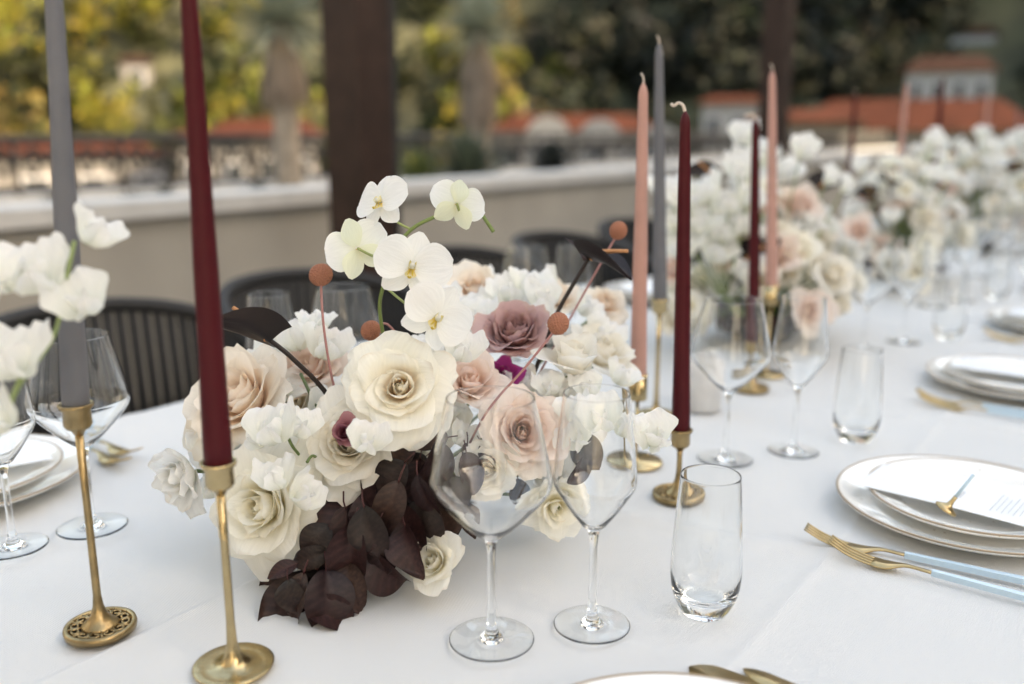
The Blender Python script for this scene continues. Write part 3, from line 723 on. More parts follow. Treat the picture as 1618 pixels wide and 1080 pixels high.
def orchid_mesh(kind, seed):
    W = lambda t: max(.12, math.sin(PI * min(1, .05 + .90 * t)) ** .62)
    Ws = lambda t: max(.10, math.sin(PI * min(1, .06 + .90 * t)) ** .85)
    w = (.92, .92, .91); g = (.84, .86, .64)
    back = kind == 'back'
    c1 = (.82, .84, .70) if back else w; out = []
    for a in (78, -78):          # broad side petals
        m = blade(1.0, .62, W, 11, 10, R_(6), R_(-14), .16, .05, seed + a, mixc(w, g, .08 if not back else .6), w); m.xf(Matrix.Rotation(R_(-a), 4, 'Z') @ Matrix.Translation((0, .06, .03))); out.append(m)
    for a in (0, 138, -138):     # sepals
        m = blade(.92, .36, Ws, 9, 9, R_(-4), R_(-16), .12, .04, seed + a, mixc(w, g, .15 if not back else .8), mixc(c1, g, .03 if not back else .3)); m.xf(Matrix.Rotation(R_(-a), 4, 'Z') @ Matrix.Translation((0, .06, -.02))); out.append(m)
    lip = MB()
    for s in (-1, 1):
        m = blade(.34, .15, Ws, 7, 7, R_(40), R_(100), .8, .05, seed + s, (.80, .62, .10), (.84, .82, .70)); m.xf(Matrix.Rotation(R_(180 - 48 * s), 4, 'Z')); lip.add(m.v, m.f, m.c)
    m = blade(.46, .14, lambda t: .5 + .6 * math.sin(PI * t), 7, 7, R_(20), R_(70), -.4, .0, seed, (.75, .50, .06), (.84, .78, .52)); m.xf(Matrix.Rotation(PI, 4, 'Z')); lip.add(m.v, m.f, m.c)
    m = tube([(0, 0, 0), (0, .02, .12), (0, -.04, .24)], lambda t: .085 - .02 * t, 8, (.86, .86, .82)); lip.add(m.v, m.f, m.c)
    for s in (-1, 1):
        m = tube([(s * .03, -.12, .16), (s * .07, -.30, .2), (s * .02, -.36, .3), (s * -.04, -.32, .34)], .02, 5, (.80, .62, .12)); lip.add(m.v, m.f, m.c)
    return [p.mesh('petal', M['petal']) for p in out], lip.mesh('orchid', M['petal'])
ORC = [orchid_mesh('front', 3), orchid_mesh('front', 9), orchid_mesh('back', 5)]
def put_orchid(root, pos, S, fdir, k=0, roll=0.):
    f = Vector(fdir).normalized(); x = Vector((0, 0, 1)).cross(f).normalized(); y = f.cross(x)
    q = Matrix((x, y, f)).transposed().to_quaternion() @ Quaternion((0, 0, 1), roll)
    ob = link('orchid', ORC[k][1], root, Vector(pos) - root.location, q); ob.scale = (S, S, S)
    for me in ORC[k][0]: link('petal', me, ob)
    return ob
def leaf_mesh(seed):
    P = lambda t: max(.03, math.sin(PI * min(1, .03 + .95 * t ** .85)) ** .9)
    r = random.Random(seed); c = [(.016, .008, .009), (.028, .011, .011), (.014, .010, .008), (.036, .019, .014)][seed % 4]
    m = blade(1.0, r.uniform(.24, .42), P, 9, 23, R_(15 + r.uniform(-20, 25)), R_(-50 + r.uniform(-50, 35)), r.uniform(-.3, .5), r.uniform(.08, .22), seed, c, mixc(c, (.042, .017, .015), .5), r.uniform(-.9, .9), r.uniform(.05, .4))
    # raised veins: lift the mid rib and side ribs
    for j in range(23):
        for i in range(9):
            x, y, z = m.v[j * 9 + i]; u = abs(i - 4) / 4; vein = (j - round(u * 4)) % 3 == 0
            m.v[j * 9 + i] = (x, y, z - (.020 if i == 4 else 0) - (.010 if vein and 0 < u < 1 else 0))
            if i == 4 or (vein and u < .8): m.c[j * 9 + i] = tuple(q * 1.7 for q in m.c[j * 9 + i])
    st = tube([(0, -.28, -.03), (0, -.1, .012), (0, .02, 0)], .016, 5, (.09, .03, .03)); m.add(st.v, st.f, st.c)
    return m.mesh('leaf', M['leaf'])
LEAF = [leaf_mesh(k) for k in range(20)]
def put_leaf(root, pos, S, ydir, ndir, k=0):
    y = Vector(ydir).normalized(); n = Vector(ndir); x = y.cross(n).normalized(); n = x.cross(y)
    q = Matrix((x, y, n)).transposed().to_quaternion()
    ob = link('leaf', LEAF[k % 20], root, Vector(pos) - root.location, q); ob.scale = (S, S, S); return ob
def spathe_mesh():
    v = []; c = []; nu, nv = 13, 13
    for j in range(nv):
        t = j / (nv - 1)
        h = .62 * (math.sin(PI * min(1, .22 + .78 * t)) ** .75) * (1.05 - .25 * t) + .005
        for i in range(nu):
            u = -1 + 2 * i / (nu - 1); y = t * 1.35 - .28 * (1 - t) * abs(u) ** 1.5 * 1.2
            v.append((h * u, y, .62 * h * abs(u) ** 1.6 - .28 * (t - .4) ** 2 + .03 * math.sin(7 * u + 4 * t)))
            c.append(mixc((.011, .007, .007), (.016, .008, .009), t))
    return MB().add(v, grid_faces(nu, nv), c)
SPATHE = spathe_mesh().mesh('anthurium', M['spathe'])
def put_anthurium(root, pos, S, ydir, ndir, stem_pts):
    y = Vector(ydir).normalized(); n = Vector(ndir); x = y.cross(n).normalized(); n = x.cross(y)
    q = Matrix((x, y, n)).transposed().to_quaternion()
    ob = link('anthurium', SPATHE, root, Vector(pos) - root.location, q); ob.scale = (S, S, S)
    tube(smooth_path([(0, .05, .0), (.0, .2, .22), (0, .55, .38), (0, .95, .52)], 4), lambda t: .075 - .03 * t, 9, (.55, .27, .14)).build('spadix', M['ball'], ob)
    tube(smooth_path([p - root.location for p in stem_pts], 6), .0026, 8, (.022, .014, .012)).build('stem', M['spathe'], root)
    return ob
def ball_mesh():
    import bmesh
    bm = bmesh.new(); bmesh.ops.create_icosphere(bm, subdivisions=5, radius=1)
    N = 170; fib = []
    for i in range(N):
        zz = 1 - 2 * (i + .5) / N; a = i * 2.39996; rr = math.sqrt(1 - zz * zz); fib.append(Vector((rr * math.cos(a), rr * math.sin(a), zz)))
    from mathutils.kdtree import KDTree
    kd = KDTree(N)
    for i, p in enumerate(fib): kd.insert(p, i)
    kd.balance()
    for vv in bm.verts:
        d = kd.find(vv.co)[2]; vv.co *= 1 + .20 * max(0, 1 - (d / .135) ** 2)
    v = [tuple(p.co) for p in bm.verts]; f = [tuple(q.index for q in p.verts) for p in bm.faces]; bm.free()
    return MB().add(v, f, (.42, .185, .125)).mesh('dried_ball_flower', M['ball'])
BALL = ball_mesh()
def put_ball(root, pos, r, stem_pts):
    ob = link('dried_ball_flower', BALL, root, Vector(pos) - root.location, Quaternion((rng.random(), rng.random(), 1, .3)).normalized()); ob.scale = (r, r, r * .93)
    if stem_pts: tube(smooth_path([p - root.location for p in stem_pts], 6), .00135, 7, (.42, .20, .19)).build('stem', M['stem'], root)
def stem(root, pts, r=.0016, col=(.13, .19, .06), name='stem'):
    return tube(smooth_path([Vector(p) - root.location for p in pts], 6), r, 7, col).build(name, M['stem'], root)
PX = 1 / FPX

base1 = at(615, 850)
A1 = thing('flower_arrangement', 'lush low arrangement of cream roses, white orchids and dark burgundy leaves', 'flower arrangement', (base1.x, base1.y, TAB + .004))
lathe([(0, 0), (.055, 0), (.075, .02), (.085, .06), (.08, .06), (.07, .022), (0, .01)], 32, None, False, False).build('bowl', M['iron'], A1)
lathe([(.0, .02), (.072, .03), (.078, .058), (.06, .085), (.0, .10)], 20, (.03, .045, .02), False, False).build('foam', M['stem'], A1)
#  px, py, depth, radius px, facing, palette, openness, petals, kwargs
roses = [
 (388, 632, 1.00, 100, (-.35, .55, .75), 'peach', .75, 26, dict(ruffle=.03)),
 (420, 800, .93, 104, (-.28, .08, .95), 'cream', .95, 32, dict(point=.10)),
 (552, 700, .94, 88, (-.05, .22, .97), 'ivory', .62, 40, dict(ruffle=.05)),
 (632, 612, .92, 96, (.05, .22, .97), 'creampeach', 1.05, 30, dict(ruffle=.04, point=.14)),
 (742, 608, 1.00, 62, (.15, .65, .75), 'blush', .6, 28, dict(ruffle=.03)),
 (828, 682, .965, 74, (.2, .25, .95), 'blush', .7, 34, dict(ruffle=.03)),
 (768, 746, .95, 58, (-.05, .12, .99), 'ivory', .7, 30, {}),
 (686, 888, .915, 56, (-.35, .35, .87), 'cream', .55, 26, {}),
 (905, 572, 1.05, 66, (.1, .9, .42), 'ivory', .30, 16, dict(ruffle=.015)),
 (895, 640, 1.03, 66, (.15, .6, .8), 'white', .85, 20, {}),
 (950, 560, 1.14, 62, (.4, .75, .5), 'ivory', .6, 18, {}),
 (878, 800, .99, 52, (.25, -.25, .9), 'cream', .8, 18, {}),
 (492, 585, 1.05, 66, (-.1, .7, .7), 'blush', .8, 24, dict(ruffle=.03)),
 (290, 750, .97, 62, (-.6, -.2, .75), 'white', .6, 22, dict(ruffle=.06, point=.12)),
 (748, 458, 1.20, 52, (.0, .6, .8), 'peach', .8, 22, dict(point=.14)),
 (880, 470, 1.24, 44, (.2, .7, .7), 'peach', .8, 20, {}),
 (800, 480, 1.22, 48, (0, .6, .8), 'white', .8, 20, {}),
 (690, 560, 1.08, 50, (.1, .7, .6), 'white', .7, 20, {}),
 (352, 708, 1.03, 60, (-.5, .2, .8), 'white', .7, 20, {}),
 (640, 700, 1.02, 60, (.1, .3, .9), 'ivory', .7, 20, {}),
 (462, 640, 1.04, 62, (-.2, .5, .8), 'ivory', .7, 22, {}), (540, 600, 1.06, 56, (0, .7, .7), 'white', .7, 20, {}), (690, 655, 1.02, 56, (.1, .5, .8), 'cream', .7, 22, {}), (862, 752, 1.03, 50, (.2, .1, .9), 'white', .7, 20, {}), (520, 760, 1.03, 55, (-.1, .1, .9), 'ivory', .7, 20, {}), (955, 480, 1.27, 40, (.3, .6, .7), 'peach', .7, 18, {}),
 (900, 720, 1.06, 52, (.5, .1, .8), 'white', .7, 18, {}),
]
for i, (px, py, d, rp, fd, pal, o, n, kw) in enumerate(roses):
    F = facing(*fd); P = dep(px, py, d); Rm = rp * d * PX * (1.10 if d > .96 else 1.04)
    put_rose(A1, P, Rm, F, pal, o, n, seed=20 + i, split=min(10, n // 2), **kw)
    cc_ = Vector((A1.location.x, A1.location.y, TAB + .06)); b = P - F * Rm * .3
    stem(A1, [b, b.lerp(cc_, .5) - F * Rm * .2, cc_], .0022, (.12, .17, .06))
# burgundy eye of the garden rose, dusty protea and magenta petals
for (px, py, d, rp, fd, pal, n) in ((545, 684, .897, 30, (-.05, .3, .95), 'wine', 18), (815, 532, 1.08, 74, (-.05, .65, .7), 'mauve', 56), (790, 596, 1.045, 40, (.1, .5, .8), 'magenta', 18), (765, 580, 1.06, 26, (0, .4, .9), 'magenta', 12)):
    put_rose(A1, dep(px, py, d), rp * d * PX, facing(*fd), pal, .35, n, seed=px, split=8, name='chrysanthemum' if pal == 'mauve' else 'carnation', ruffle=.05)
# sweet peas
for i, (px, py, d, sp, fd, roll) in enumerate((
    (435, 678, .885, 58, (-.2, .2, .9), .2), (408, 690, .90, 40, (-.8, .0, .6), .5), (468, 672, .90, 44, (.5, .2, .8), -.3), (442, 752, .865, 48, (-.2, .4, .8), .4), (470, 778, .865, 46, (.6, -.1, .7), -.8),
    (578, 698, .862, 44, (.2, .0, .9), -.2), (470, 528, 1.03, 58, (-.2, .5, .8), .2), (510, 545, 1.02, 52, (.4, .3, .8), -.3), (440, 555, 1.04, 46, (-.5, .3, .8), .4), (500, 508, 1.05, 40, (.1, .7, .6), 0),
    (728, 552, .96, 46, (.2, .2, .9), -.2), (760, 482, 1.15, 50, (-.2, .4, .8), .3), (834, 446, 1.18, 44, (.2, .5, .8), -.2), (806, 462, 1.17, 46, (.5, .3, .8), .3), (860, 470, 1.16, 40, (.3, .2, .8), .1), (700, 470, 1.12, 36, (.1, .3, .9), 0),
    (950, 660, .93, 52, (.1, .0, .9), .1), (985, 672, .94, 40, (.3, .3, .8), -.4), (1038, 690, .95, 52, (.5, -.1, .8), .3), (920, 690, .95, 42, (-.1, -.2, .9), .7), (910, 650, .96, 40, (-.3, .2, .9), .2), (395, 588, 1.05, 44, (-.4, .6, .6), .2), (350, 600, 1.06, 40, (-.6, .6, .4), 0))):
    put_pea(A1, dep(px, py, d), 1.12 * sp * d * PX, facing(*fd), UP, i, roll)
fr = random.Random(8)
for i, (px, py, d) in enumerate(((560, 612, .99), (588, 752, .955), (705, 640, .985), (722, 690, .975), (800, 612, 1.03), (842, 604, 1.04), (870, 610, 1.01), (930, 612, 1.02), (502, 645, .985), (345, 690, .985), (318, 655, 1.01), (862, 728, .985), (792, 742, .985), (945, 528, 1.15), (862, 505, 1.13), (662, 560, 1.03), (722, 512, 1.06), (782, 446, 1.21), (870, 446, 1.2), (920, 482, 1.2), (755, 500, 1.12), (690, 600, 1.0), (480, 770, .96), (340, 770, .97), (975, 590, 1.08), (915, 590, 1.06), (445, 610, 1.02), (405, 560, 1.05))):
    put_pea(A1, dep(px, py, d), fr.uniform(36, 50) * d * PX, facing(fr.uniform(-.6, .6), fr.uniform(0, .6), .8), UP, i + 2, fr.uniform(-.8, .8))
stem(A1, [dep(1030, 692, .955), dep(1000, 676, .955), dep(960, 648, .96), dep(915, 645, .99), dep(860, 700, 1.03)], .0013, (.20, .28, .10))
stem(A1, [dep(455, 690, .90), dep(470, 715, .92), dep(520, 760, .97), dep(600, 800, 1.03)], .0016, (.14, .20, .07))
stem(A1, [dep(485, 730, .90), dep(500, 722, .92), dep(540, 770, 1.0)], .0015, (.14, .20, .07))
for x0, y0 in ((475, 590), (498, 600), (520, 640), (455, 640)):
    stem(A1, [dep(x0, y0, 1.0), dep(x0 + 30, y0 + 60, .99), dep(x0 + 90, y0 + 160, 1.03)], .0019, (.10, .14, .06))
# orchid spray
spray = [dep(640, 690, 1.04), dep(612, 560, .985), dep(600, 490, .965), dep(606, 450, .955), dep(622, 400, .95), dep(650, 362, .95), dep(692, 340, .95), dep(730, 326, .955), dep(757, 335, .96), dep(768, 348, .96), dep(780, 366, .96)]
stem(A1, spray, .0021, (.16, .22, .07))
for i, (px, py, d, sp, fd, k, roll) in enumerate(((603, 318, .935, 50, (-.55, .25, .75), 0, .25), (722, 322, .94, 44, (.25, .35, -.8), 2, .3), (565, 392, .93, 52, (-.45, .1, -.75), 2, -.35), (652, 420, .905, 60, (.08, .05, .98), 1, -.25), (690, 500, .90, 58, (.35, -.15, .88), 0, -.7))):
    put_orchid(A1, dep(px, py, d), sp * d * PX, facing(*fd), k, roll)
    j = min(spray, key=lambda s: (s - dep(px, py, d)).length); e = dep(px, py, d + (.012 if k != 2 else -.008))
    stem(A1, [j, j.lerp(e, .5) + Vector((0, 0, -.006)), e], .0014, (.30, .36, .14))
# anthuriums
put_anthurium(A1, dep(425, 538, .93), .046, facing(-.8, .30, .3), facing(-.1, .85, -.5), [dep(425, 536, .93), dep(462, 566, .935), dep(520, 628, .96), dep(560, 720, 1.02)])
put_anthurium(A1, dep(930, 408, 1.06), .046, facing(.72, -.35, .5), facing(.3, .85, .1), [dep(930, 408, 1.06), dep(905, 450, 1.06), dep(876, 504, 1.06), dep(830, 620, 1.06), dep(760, 720, 1.05)])
m = blade(.04, .006, lambda t: 1 - t * .95, 5, 7, R_(20), R_(60), .8, 0, 2, (.03, .015, .016), (.03, .015, .016))
m.xf(Matrix.Translation(dep(930, 408, 1.06) - A1.location) @ quat_to(facing(-.2, .9, .1)).to_matrix().to_4x4() @ Matrix.Rotation(PI / 2, 4, 'X')).build('leaf', M['spathe'], A1)
# dried ball flowers
put_ball(A1, dep(507, 434, .95), 16.5 * .95 * PX, [dep(507, 446, .95), dep(512, 520, .95), dep(528, 612, .97), dep(560, 720, 1.02)])
put_ball(A1, dep(586, 522, .99), 14.5 * .99 * PX, [dep(590, 524, .995), dep(612, 512, 1.0), dep(650, 560, 1.03)])
put_ball(A1, dep(882, 511, .93), 16 * .93 * PX, [dep(876, 522, .93), dep(830, 580, .935), dep(768, 652, .95), dep(720, 740, 1.01)])
put_ball(A1, dep(977, 364, 1.10), 13 * 1.1 * PX, [dep(974, 372, 1.1), dep(930, 450, 1.1), dep(880, 540, 1.09), dep(790, 700, 1.06)])
# burgundy leaves cascading to the cloth
lr = random.Random(4)
def leaf_at(px, py, d, Lp, ang, tow=.25, k=None, nr=0.):
    """ang: direction on the picture (0 right, -90 down)"""
    a = R_(ang); y = facing(math.cos(a), math.sin(a), tow); n = facing(nr + lr.uniform(-.8, .8), lr.uniform(-.2, .8), 1)
    p = tdep(px, py, d)
    tip = p + y * (Lp * d * PX)
    if tip.z < TAB + .01: y = Vector((y.x, y.y, max((TAB + .01 - p.z) / (Lp * d * PX), -.9))).normalized()
    Lp *= lr.uniform(.7, 1.25)
    put_leaf(A1, p, Lp * d * PX, y, n, lr.randrange(20) if k is None else k)
spec = [(640, 730, .92, 95, -125), (600, 770, .93, 100, -95), (700, 690, .95, 90, -170), (690, 700, .93, 85, -100), (655, 700, .94, 80, -150), (590, 740, .94, 85, -65), (560, 790, .93, 95, -110), (545, 800, .91, 80, -85), (620, 800, .92, 90, -60), (660, 790, .92, 85, -80),
        (690, 790, .93, 85, -60), (540, 850, .91, 80, -135), (520, 870, .90, 75, -165), (470, 890, .90, 70, -150), (480, 905, .89, 80, -105), (455, 915, .885, 85, -75), (515, 900, .89, 85, -95), (550, 890, .90, 80, -75), (585, 870, .905, 80, -60), (610, 850, .905, 75, -85),
        (560, 830, .895, 90, -95), (630, 760, .905, 85, -110), (660, 750, .90, 75, -70), (600, 820, .90, 80, -120), (520, 830, .91, 75, -120), (500, 850, .91, 70, -90), (700, 760, .92, 80, -45), (735, 800, .93, 70, -70), (575, 800, .89, 80, -75), (620, 870, .905, 60, -40), (640, 830, .90, 70, -70), (735, 715, .93, 70, -75), (760, 700, .95, 60, -60), (905, 690, .99, 60, -60), (930, 720, .99, 55, -120), (820, 760, 1.0, 60, -90)]
for s in spec: leaf_at(s[0], s[1], s[2], s[3], s[4] + lr.uniform(-12, 12))
for q in range(34):
    t = lr.random(); cx = 690 - 225 * t + lr.uniform(-65, 65); cy_ = 720 + 200 * t + lr.uniform(-45, 45)
    leaf_at(cx, cy_, lr.uniform(.94, .985), lr.uniform(60, 95), lr.uniform(-150, -40), lr.uniform(0, .4))
for q in range(5):
    x0, y0 = 560 + q * 28, 760 + (q % 2) * 30
    stem(A1, [tdep(x0 + 50, y0 - 40, .99), tdep(x0, y0 + 20, .93), tdep(x0 - 40, y0 + 90, .91), tdep(x0 - 60, y0 + 140, .9)], .0014, (.10, .035, .03))

# loose sweet pea branch leaning in from the neighbouring arrangement
b0 = Vector((-.74, .06, TAB + .004))
A0 = thing('flower_arrangement', 'loose white sweet peas leaning past the grey taper candle', 'flower arrangement', b0)
lathe([(0, 0), (.055, 0), (.075, .02), (.085, .06), (.08, .06), (.07, .022), (0, .01)], 32, None, False, False).build('bowl', M['iron'], A0)
stem(A0, [b0 + Vector((0, 0, .03)), dep(-60, 760, .68), dep(30, 610, .69), dep(85, 530, .70), dep(105, 440, .70), dep(118, 380, .70)], .0017, (.30, .38, .16))
stem(A0, [b0 + Vector((0, 0, .03)), dep(-70, 800, .68), dep(-5, 680, .68), dep(35, 590, .68)], .0016, (.30, .38, .16))
stem(A0, [dep(100, 440, .70), dep(70, 430, .70), dep(40, 432, .695)], .0012, (.30, .38, .16))
for i, (px, py, d, sp, fd, roll) in enumerate(((142, 362, .70, 62, (.7, .3, .5), -.5), (62, 432, .69, 84, (.1, .0, .95), .2), (8, 440, .69, 56, (-.5, .1, .8), -.2), (138, 474, .70, 72, (.55, .1, .8), .5), (25, 566, .675, 90, (-.1, .2, .9), .1), (5, 655, .67, 70, (-.2, .0, .9), .6), (-40, 500, .69, 70, (-.4, .2, .9), 0))):
    put_pea(A0, dep(px, py, d), sp * d * PX, facing(*fd), UP, i, roll)
for i in range(5):
    put_rose(A0, b0 + Vector((.07 * math.cos(i * 1.3), .06 * math.sin(i * 1.3), .10)), .05, Vector((math.cos(i * 1.3) * .7, math.sin(i * 1.3) * .7, .8)).normalized(), ('white', 'ivory')[i % 2], .7, 18, seed=400 + i, split=6)

# farther arrangements: whole blooms, out of focus
ROSE_ME = []
for k, pal in enumerate(('ivory', 'white', 'blush', 'cream', 'white', 'ivory')):
    g = MB()
    for p in rose_petals(600 + k, 1.0, .75, 20, pal): g.add(*p)
    ROSE_ME.append(g.mesh('rose', M['petal']))
PEA_ME = [fuse(*s).mesh('sweet_pea', M['petal']) for s in SP]
def far_arrangement(base, label, seed, extras=True):
    r = random.Random(seed); root = thing('flower_arrangement', label, 'flower arrangement', (base.x, base.y, TAB + .004))
    lathe([(0, 0), (.055, 0), (.075, .02), (.085, .06), (.08, .06), (.07, .022), (0, .01)], 24, None, False, False).build('bowl', M['iron'], root)
    for i in range(62):
        a = r.uniform(0, 2 * PI); e = r.uniform(-.05, 1.4); rad = r.uniform(.10, .23)
        d = Vector((math.cos(a) * math.cos(e) * .8, math.sin(a) * math.cos(e) * 1.6, math.sin(e) * 1.25)); p = d * rad + Vector((0, 0, .075)); S = r.uniform(.036, .062)
        o = link('rose', ROSE_ME[r.randrange(6)], root, p, quat_to(d.normalized(), r.random() * 6)); o.scale = (S, S, S)
        stem(root, [root.location + p, root.location + Vector((0, 0, .05))], .002)
    for i in range(22):
        a = r.uniform(0, 2 * PI); h = r.uniform(.24, .46); rad = r.uniform(.02, .2)
        p = Vector((math.cos(a) * rad * .8, math.sin(a) * rad * 1.5, h - rad * .4)); f = Vector((math.cos(a) + .4 * FWD.x * -1, math.sin(a) - .4 * FWD.y, .2)).normalized(); S = r.uniform(.036, .05)
        o = link('sweet_pea', PEA_ME[r.randrange(5)], root, p, f.to_track_quat('Y', 'Z')); o.scale = (S, S, S)
        stem(root, [root.location + p, root.location + p * .6 + Vector((0, 0, -.0)), root.location + Vector((0, 0, .05))], .0013, (.22, .3, .11))
    for i in range(3):
        a = r.uniform(0, 2 * PI); p = root.location + Vector((math.cos(a) * .1, math.sin(a) * .2, r.uniform(.22, .36)))
        put_anthurium(root, p, .055, Vector((math.cos(a), math.sin(a), .3)), Vector((.3, -.4, .8)), [p, root.location.lerp(p, .5), root.location + Vector((0, 0, .05))])
    for i in range(40):
        a = r.uniform(0, 2 * PI); p = root.location + Vector((math.cos(a) * .09, math.sin(a) * .1, .07)); y = Vector((math.cos(a), math.sin(a), -.3))
        put_leaf(root, p, r.uniform(.05, .07), y, Vector((0, 0, 1)), i)
    return root
A2 = far_arrangement(Vector((-.74, 1.95, 0)), 'white and blush arrangement with one dark anthurium beyond the burgundy candle', 71)
put_anthurium(A2, dep(1170, 420, 1.85), .07, facing(.6, .45, .4), facing(.3, .4, .8), [dep(1170, 420, 1.85), dep(1150, 450, 1.86), dep(1130, 520, 1.9), A2.location + Vector((0, 0, .04))])
for i, (px, py, d, S, fd) in enumerate(((1262, 325, 1.95, .06, (0, .5, .8)), (1240, 275, 2.0, .055, (0, .7, .6)), (1280, 490, 1.8, .055, (0, .3, .9)))):
    put_rose(A2, dep(px, py, d), S, facing(*fd), ('blush', 'white', 'blush')[i], .75, 24, seed=800 + i, split=8)
    stem(A2, [dep(px, py, d), A2.location + Vector((0, 0, .05))], .002)
for i, (px, py) in enumerate(((1055, 300), (1085, 315), (1120, 300), (1150, 320), (1180, 310), (1100, 350), (1140, 365), (1070, 350), (1175, 350), (1195, 430), (1190, 455), (1125, 395), (1075, 390))):
    d = 1.78; put_pea(A2, dep(px, py, d), 46 * d * PX * 1.05, facing(math.sin(i * 2) * .5, .3, .8), UP, i, math.sin(i) * .5)
    stem(A2, [dep(px, py + 10, d), dep(1150, 480, 1.84), A2.location + Vector((0, 0, .05))], .0013, (.22, .3, .11))
A3 = far_arrangement(Vector((-.68, 2.95, 0)), 'white and blush arrangement behind the one with the anthurium', 72)
put_ball(A3, dep(1368, 313, 2.7), .018, [dep(1368, 316, 2.7), A3.location + Vector((0, 0, .05))])
put_ball(A3, dep(1392, 334, 2.7), .016, [dep(1392, 336, 2.7), A3.location + Vector((0, 0, .05))])
A4 = far_arrangement(Vector((-.66, 3.95, 0)), 'white arrangement third along the row past the anthurium', 73)
A5 = far_arrangement(Vector((-.68, 5.0, 0)), 'white arrangement at the end of the row of flowers', 74)

# ------------------------------------------------------------------ beyond the parapet: planter, railing, yuccas, houses, hills
tag(box(-9.5, -3.93, -14, 26, -.5, .62).build('garden_terrace', M['soil'], smooth=False), 'dry planted garden strip beyond the parapet', kind='structure')
lw = thing('ledge_wall', 'long pale stone ledge beneath the iron railing', 'wall', (-6.2, 6, .62))
for k in range(16):
    box(-.16, .16, -18 + k * 2.3, -18 + k * 2.3 + 2.29, .0, .17).build('ledge_stone', M['coping'], lw, False)
rl = thing('iron_railing', 'dark wrought iron railing with scrolls on the pale ledge', 'railing', (-6.2, 6, .79))
tube([(0, -18, .36), (0, 18, .36)], .034, 6).build('top_rail', M['iron'], rl); tube([(0, -18, .04), (0, 18, .04)], .022, 6).build('bottom_rail', M['iron'], rl)
def scroll():
    g = MB()
    for s in (-1, 1):
        pts = []
        for k in range(22):
            t = k / 21; a = t * 2.6 * PI; r = .075 * (1 - .8 * t); pts.append((0, s * (.0 + .085 - r * math.cos(a)), .2 + s * .0 + r * math.sin(a) * 1.5))
        m = tube(pts, .017, 5); g.add(m.v, m.f)
    return g.mesh('scroll', M['iron'])
ms_ = scroll(); mp_ = tube([(0, 0, 0), (0, 0, .36)], .02, 6).mesh('post', M['iron'])
for k in range(96):
    link('scroll', ms_, rl, (0, -17.8 + k * .375, 0))
    link('post', mp_, rl, (0, -18 + k * .375, 0))
def spiky(n, L, W, emin, emax, seed, c0, c1, droop=.5):
    r = random.Random(seed); g = MB()
    for i in range(n):
        a = i * 2.39996; e = R_(emin + (emax - emin) * ((i + .5) / n) ** .8)
        m = blade(L * r.uniform(.8, 1.1), W, lambda t: (1 - t) ** .6 * (.7 + .6 * t), 3, 5, e, e - droop * r.uniform(.2, 1), .5, 0, i, c0, mixc(c0, c1, r.random()))
        m.xf(Matrix.Rotation(a, 4, 'Z')); g.add(m.v, m.f, m.c)
    return g
def ground_pt(px, d, z): 
    v = ray(px, 300); v = Vector((v.x, v.y, 0)).normalized(); return Vector((CAM.x + v.x * d, CAM.y + v.y * d, z))
def yucca(px, d, ztr, zsk, ztop, rt, label):
    p = ground_pt(px, d, .62); t = thing('yucca_tree', label, 'tree', p)
    lathe([(rt * 1.4, -.1), (rt * 1.1, .1), (rt, .5), (rt * .95, ztop - .62)], 14).build('trunk', M['bark'], t)
    g = MB(); r = random.Random(int(px))
    for i in range(260):
        a = r.uniform(0, 6.28); z = r.uniform(ztr + .25, zsk) - .62; L = r.uniform(.22, .42)
        m = blade(L, .022, lambda t: 1 - .8 * t, 3, 4, R_(-62), R_(-88), 0, 0, i, (.36, .28, .20), (.24, .18, .14)); m.xf(Matrix.Translation((0, 0, z)) @ Matrix.Rotation(a, 4, 'Z') @ Matrix.Translation((0, rt * .9, 0))); g.add(m.v, m.f, m.c)
    g.build('skirt', M['green'], t)
    cr = spiky(190, .50, .022, -35, 85, int(px) + 1, (.26, .29, .22), (.44, .47, .38), .3); cr.xf(Matrix.Translation((0, 0, ztop - .62))); cr.build('crown', M['green'], t)
yucca(458, 7.6, 1.45, 1.86, 2.0, .10, 'shaggy-trunked yucca tree standing beyond the railing next to the thick post')
yucca(757, 9.0, 1.25, 1.98, 2.1, .11, 'shaggy yucca tree rising behind a big spiky agave clump')
def agave(px, d, R, label, c0, c1, z=.62, up=0):
    p = ground_pt(px, d, z); o = spiky(130, R, R * .055, -5, 88, int(px * 3), c0, c1, .25).build('agave_plant', M['green']); o.location = p + Vector((0, 0, up)); tag(o, label, 'plant')
agave(738, 7.6, .52, 'big round spiky grey-green clump below the shaggy yucca', (.07, .09, .06), (.17, .20, .14), up=.12)
agave(872, 8.4, .36, 'dark spiky agave clump before the white gables', (.025, .03, .03), (.06, .07, .06), up=.2)
agave(660, 7.4, .42, 'yellow-green spiky clump beside the thick post', (.10, .13, .05), (.22, .24, .08), up=.05)
for px, d, lb in ((90, 4.95, 'behind the grey taper'), (210, 5.0, 'between the grey and burgundy tapers'), (410, 5.6, 'by the yucca trunk'), (260, 5.2, 'beside the burgundy taper')):
    agave(px, d, .16, 'small dark agave beyond the parapet ' + lb, (.03, .035, .03), (.08, .09, .07), .62, .16)
    bpy.data.objects[[o.name for o in C.objects if o.name.startswith('agave_plant')][-1]]['group'] = 'small agaves in the planter'
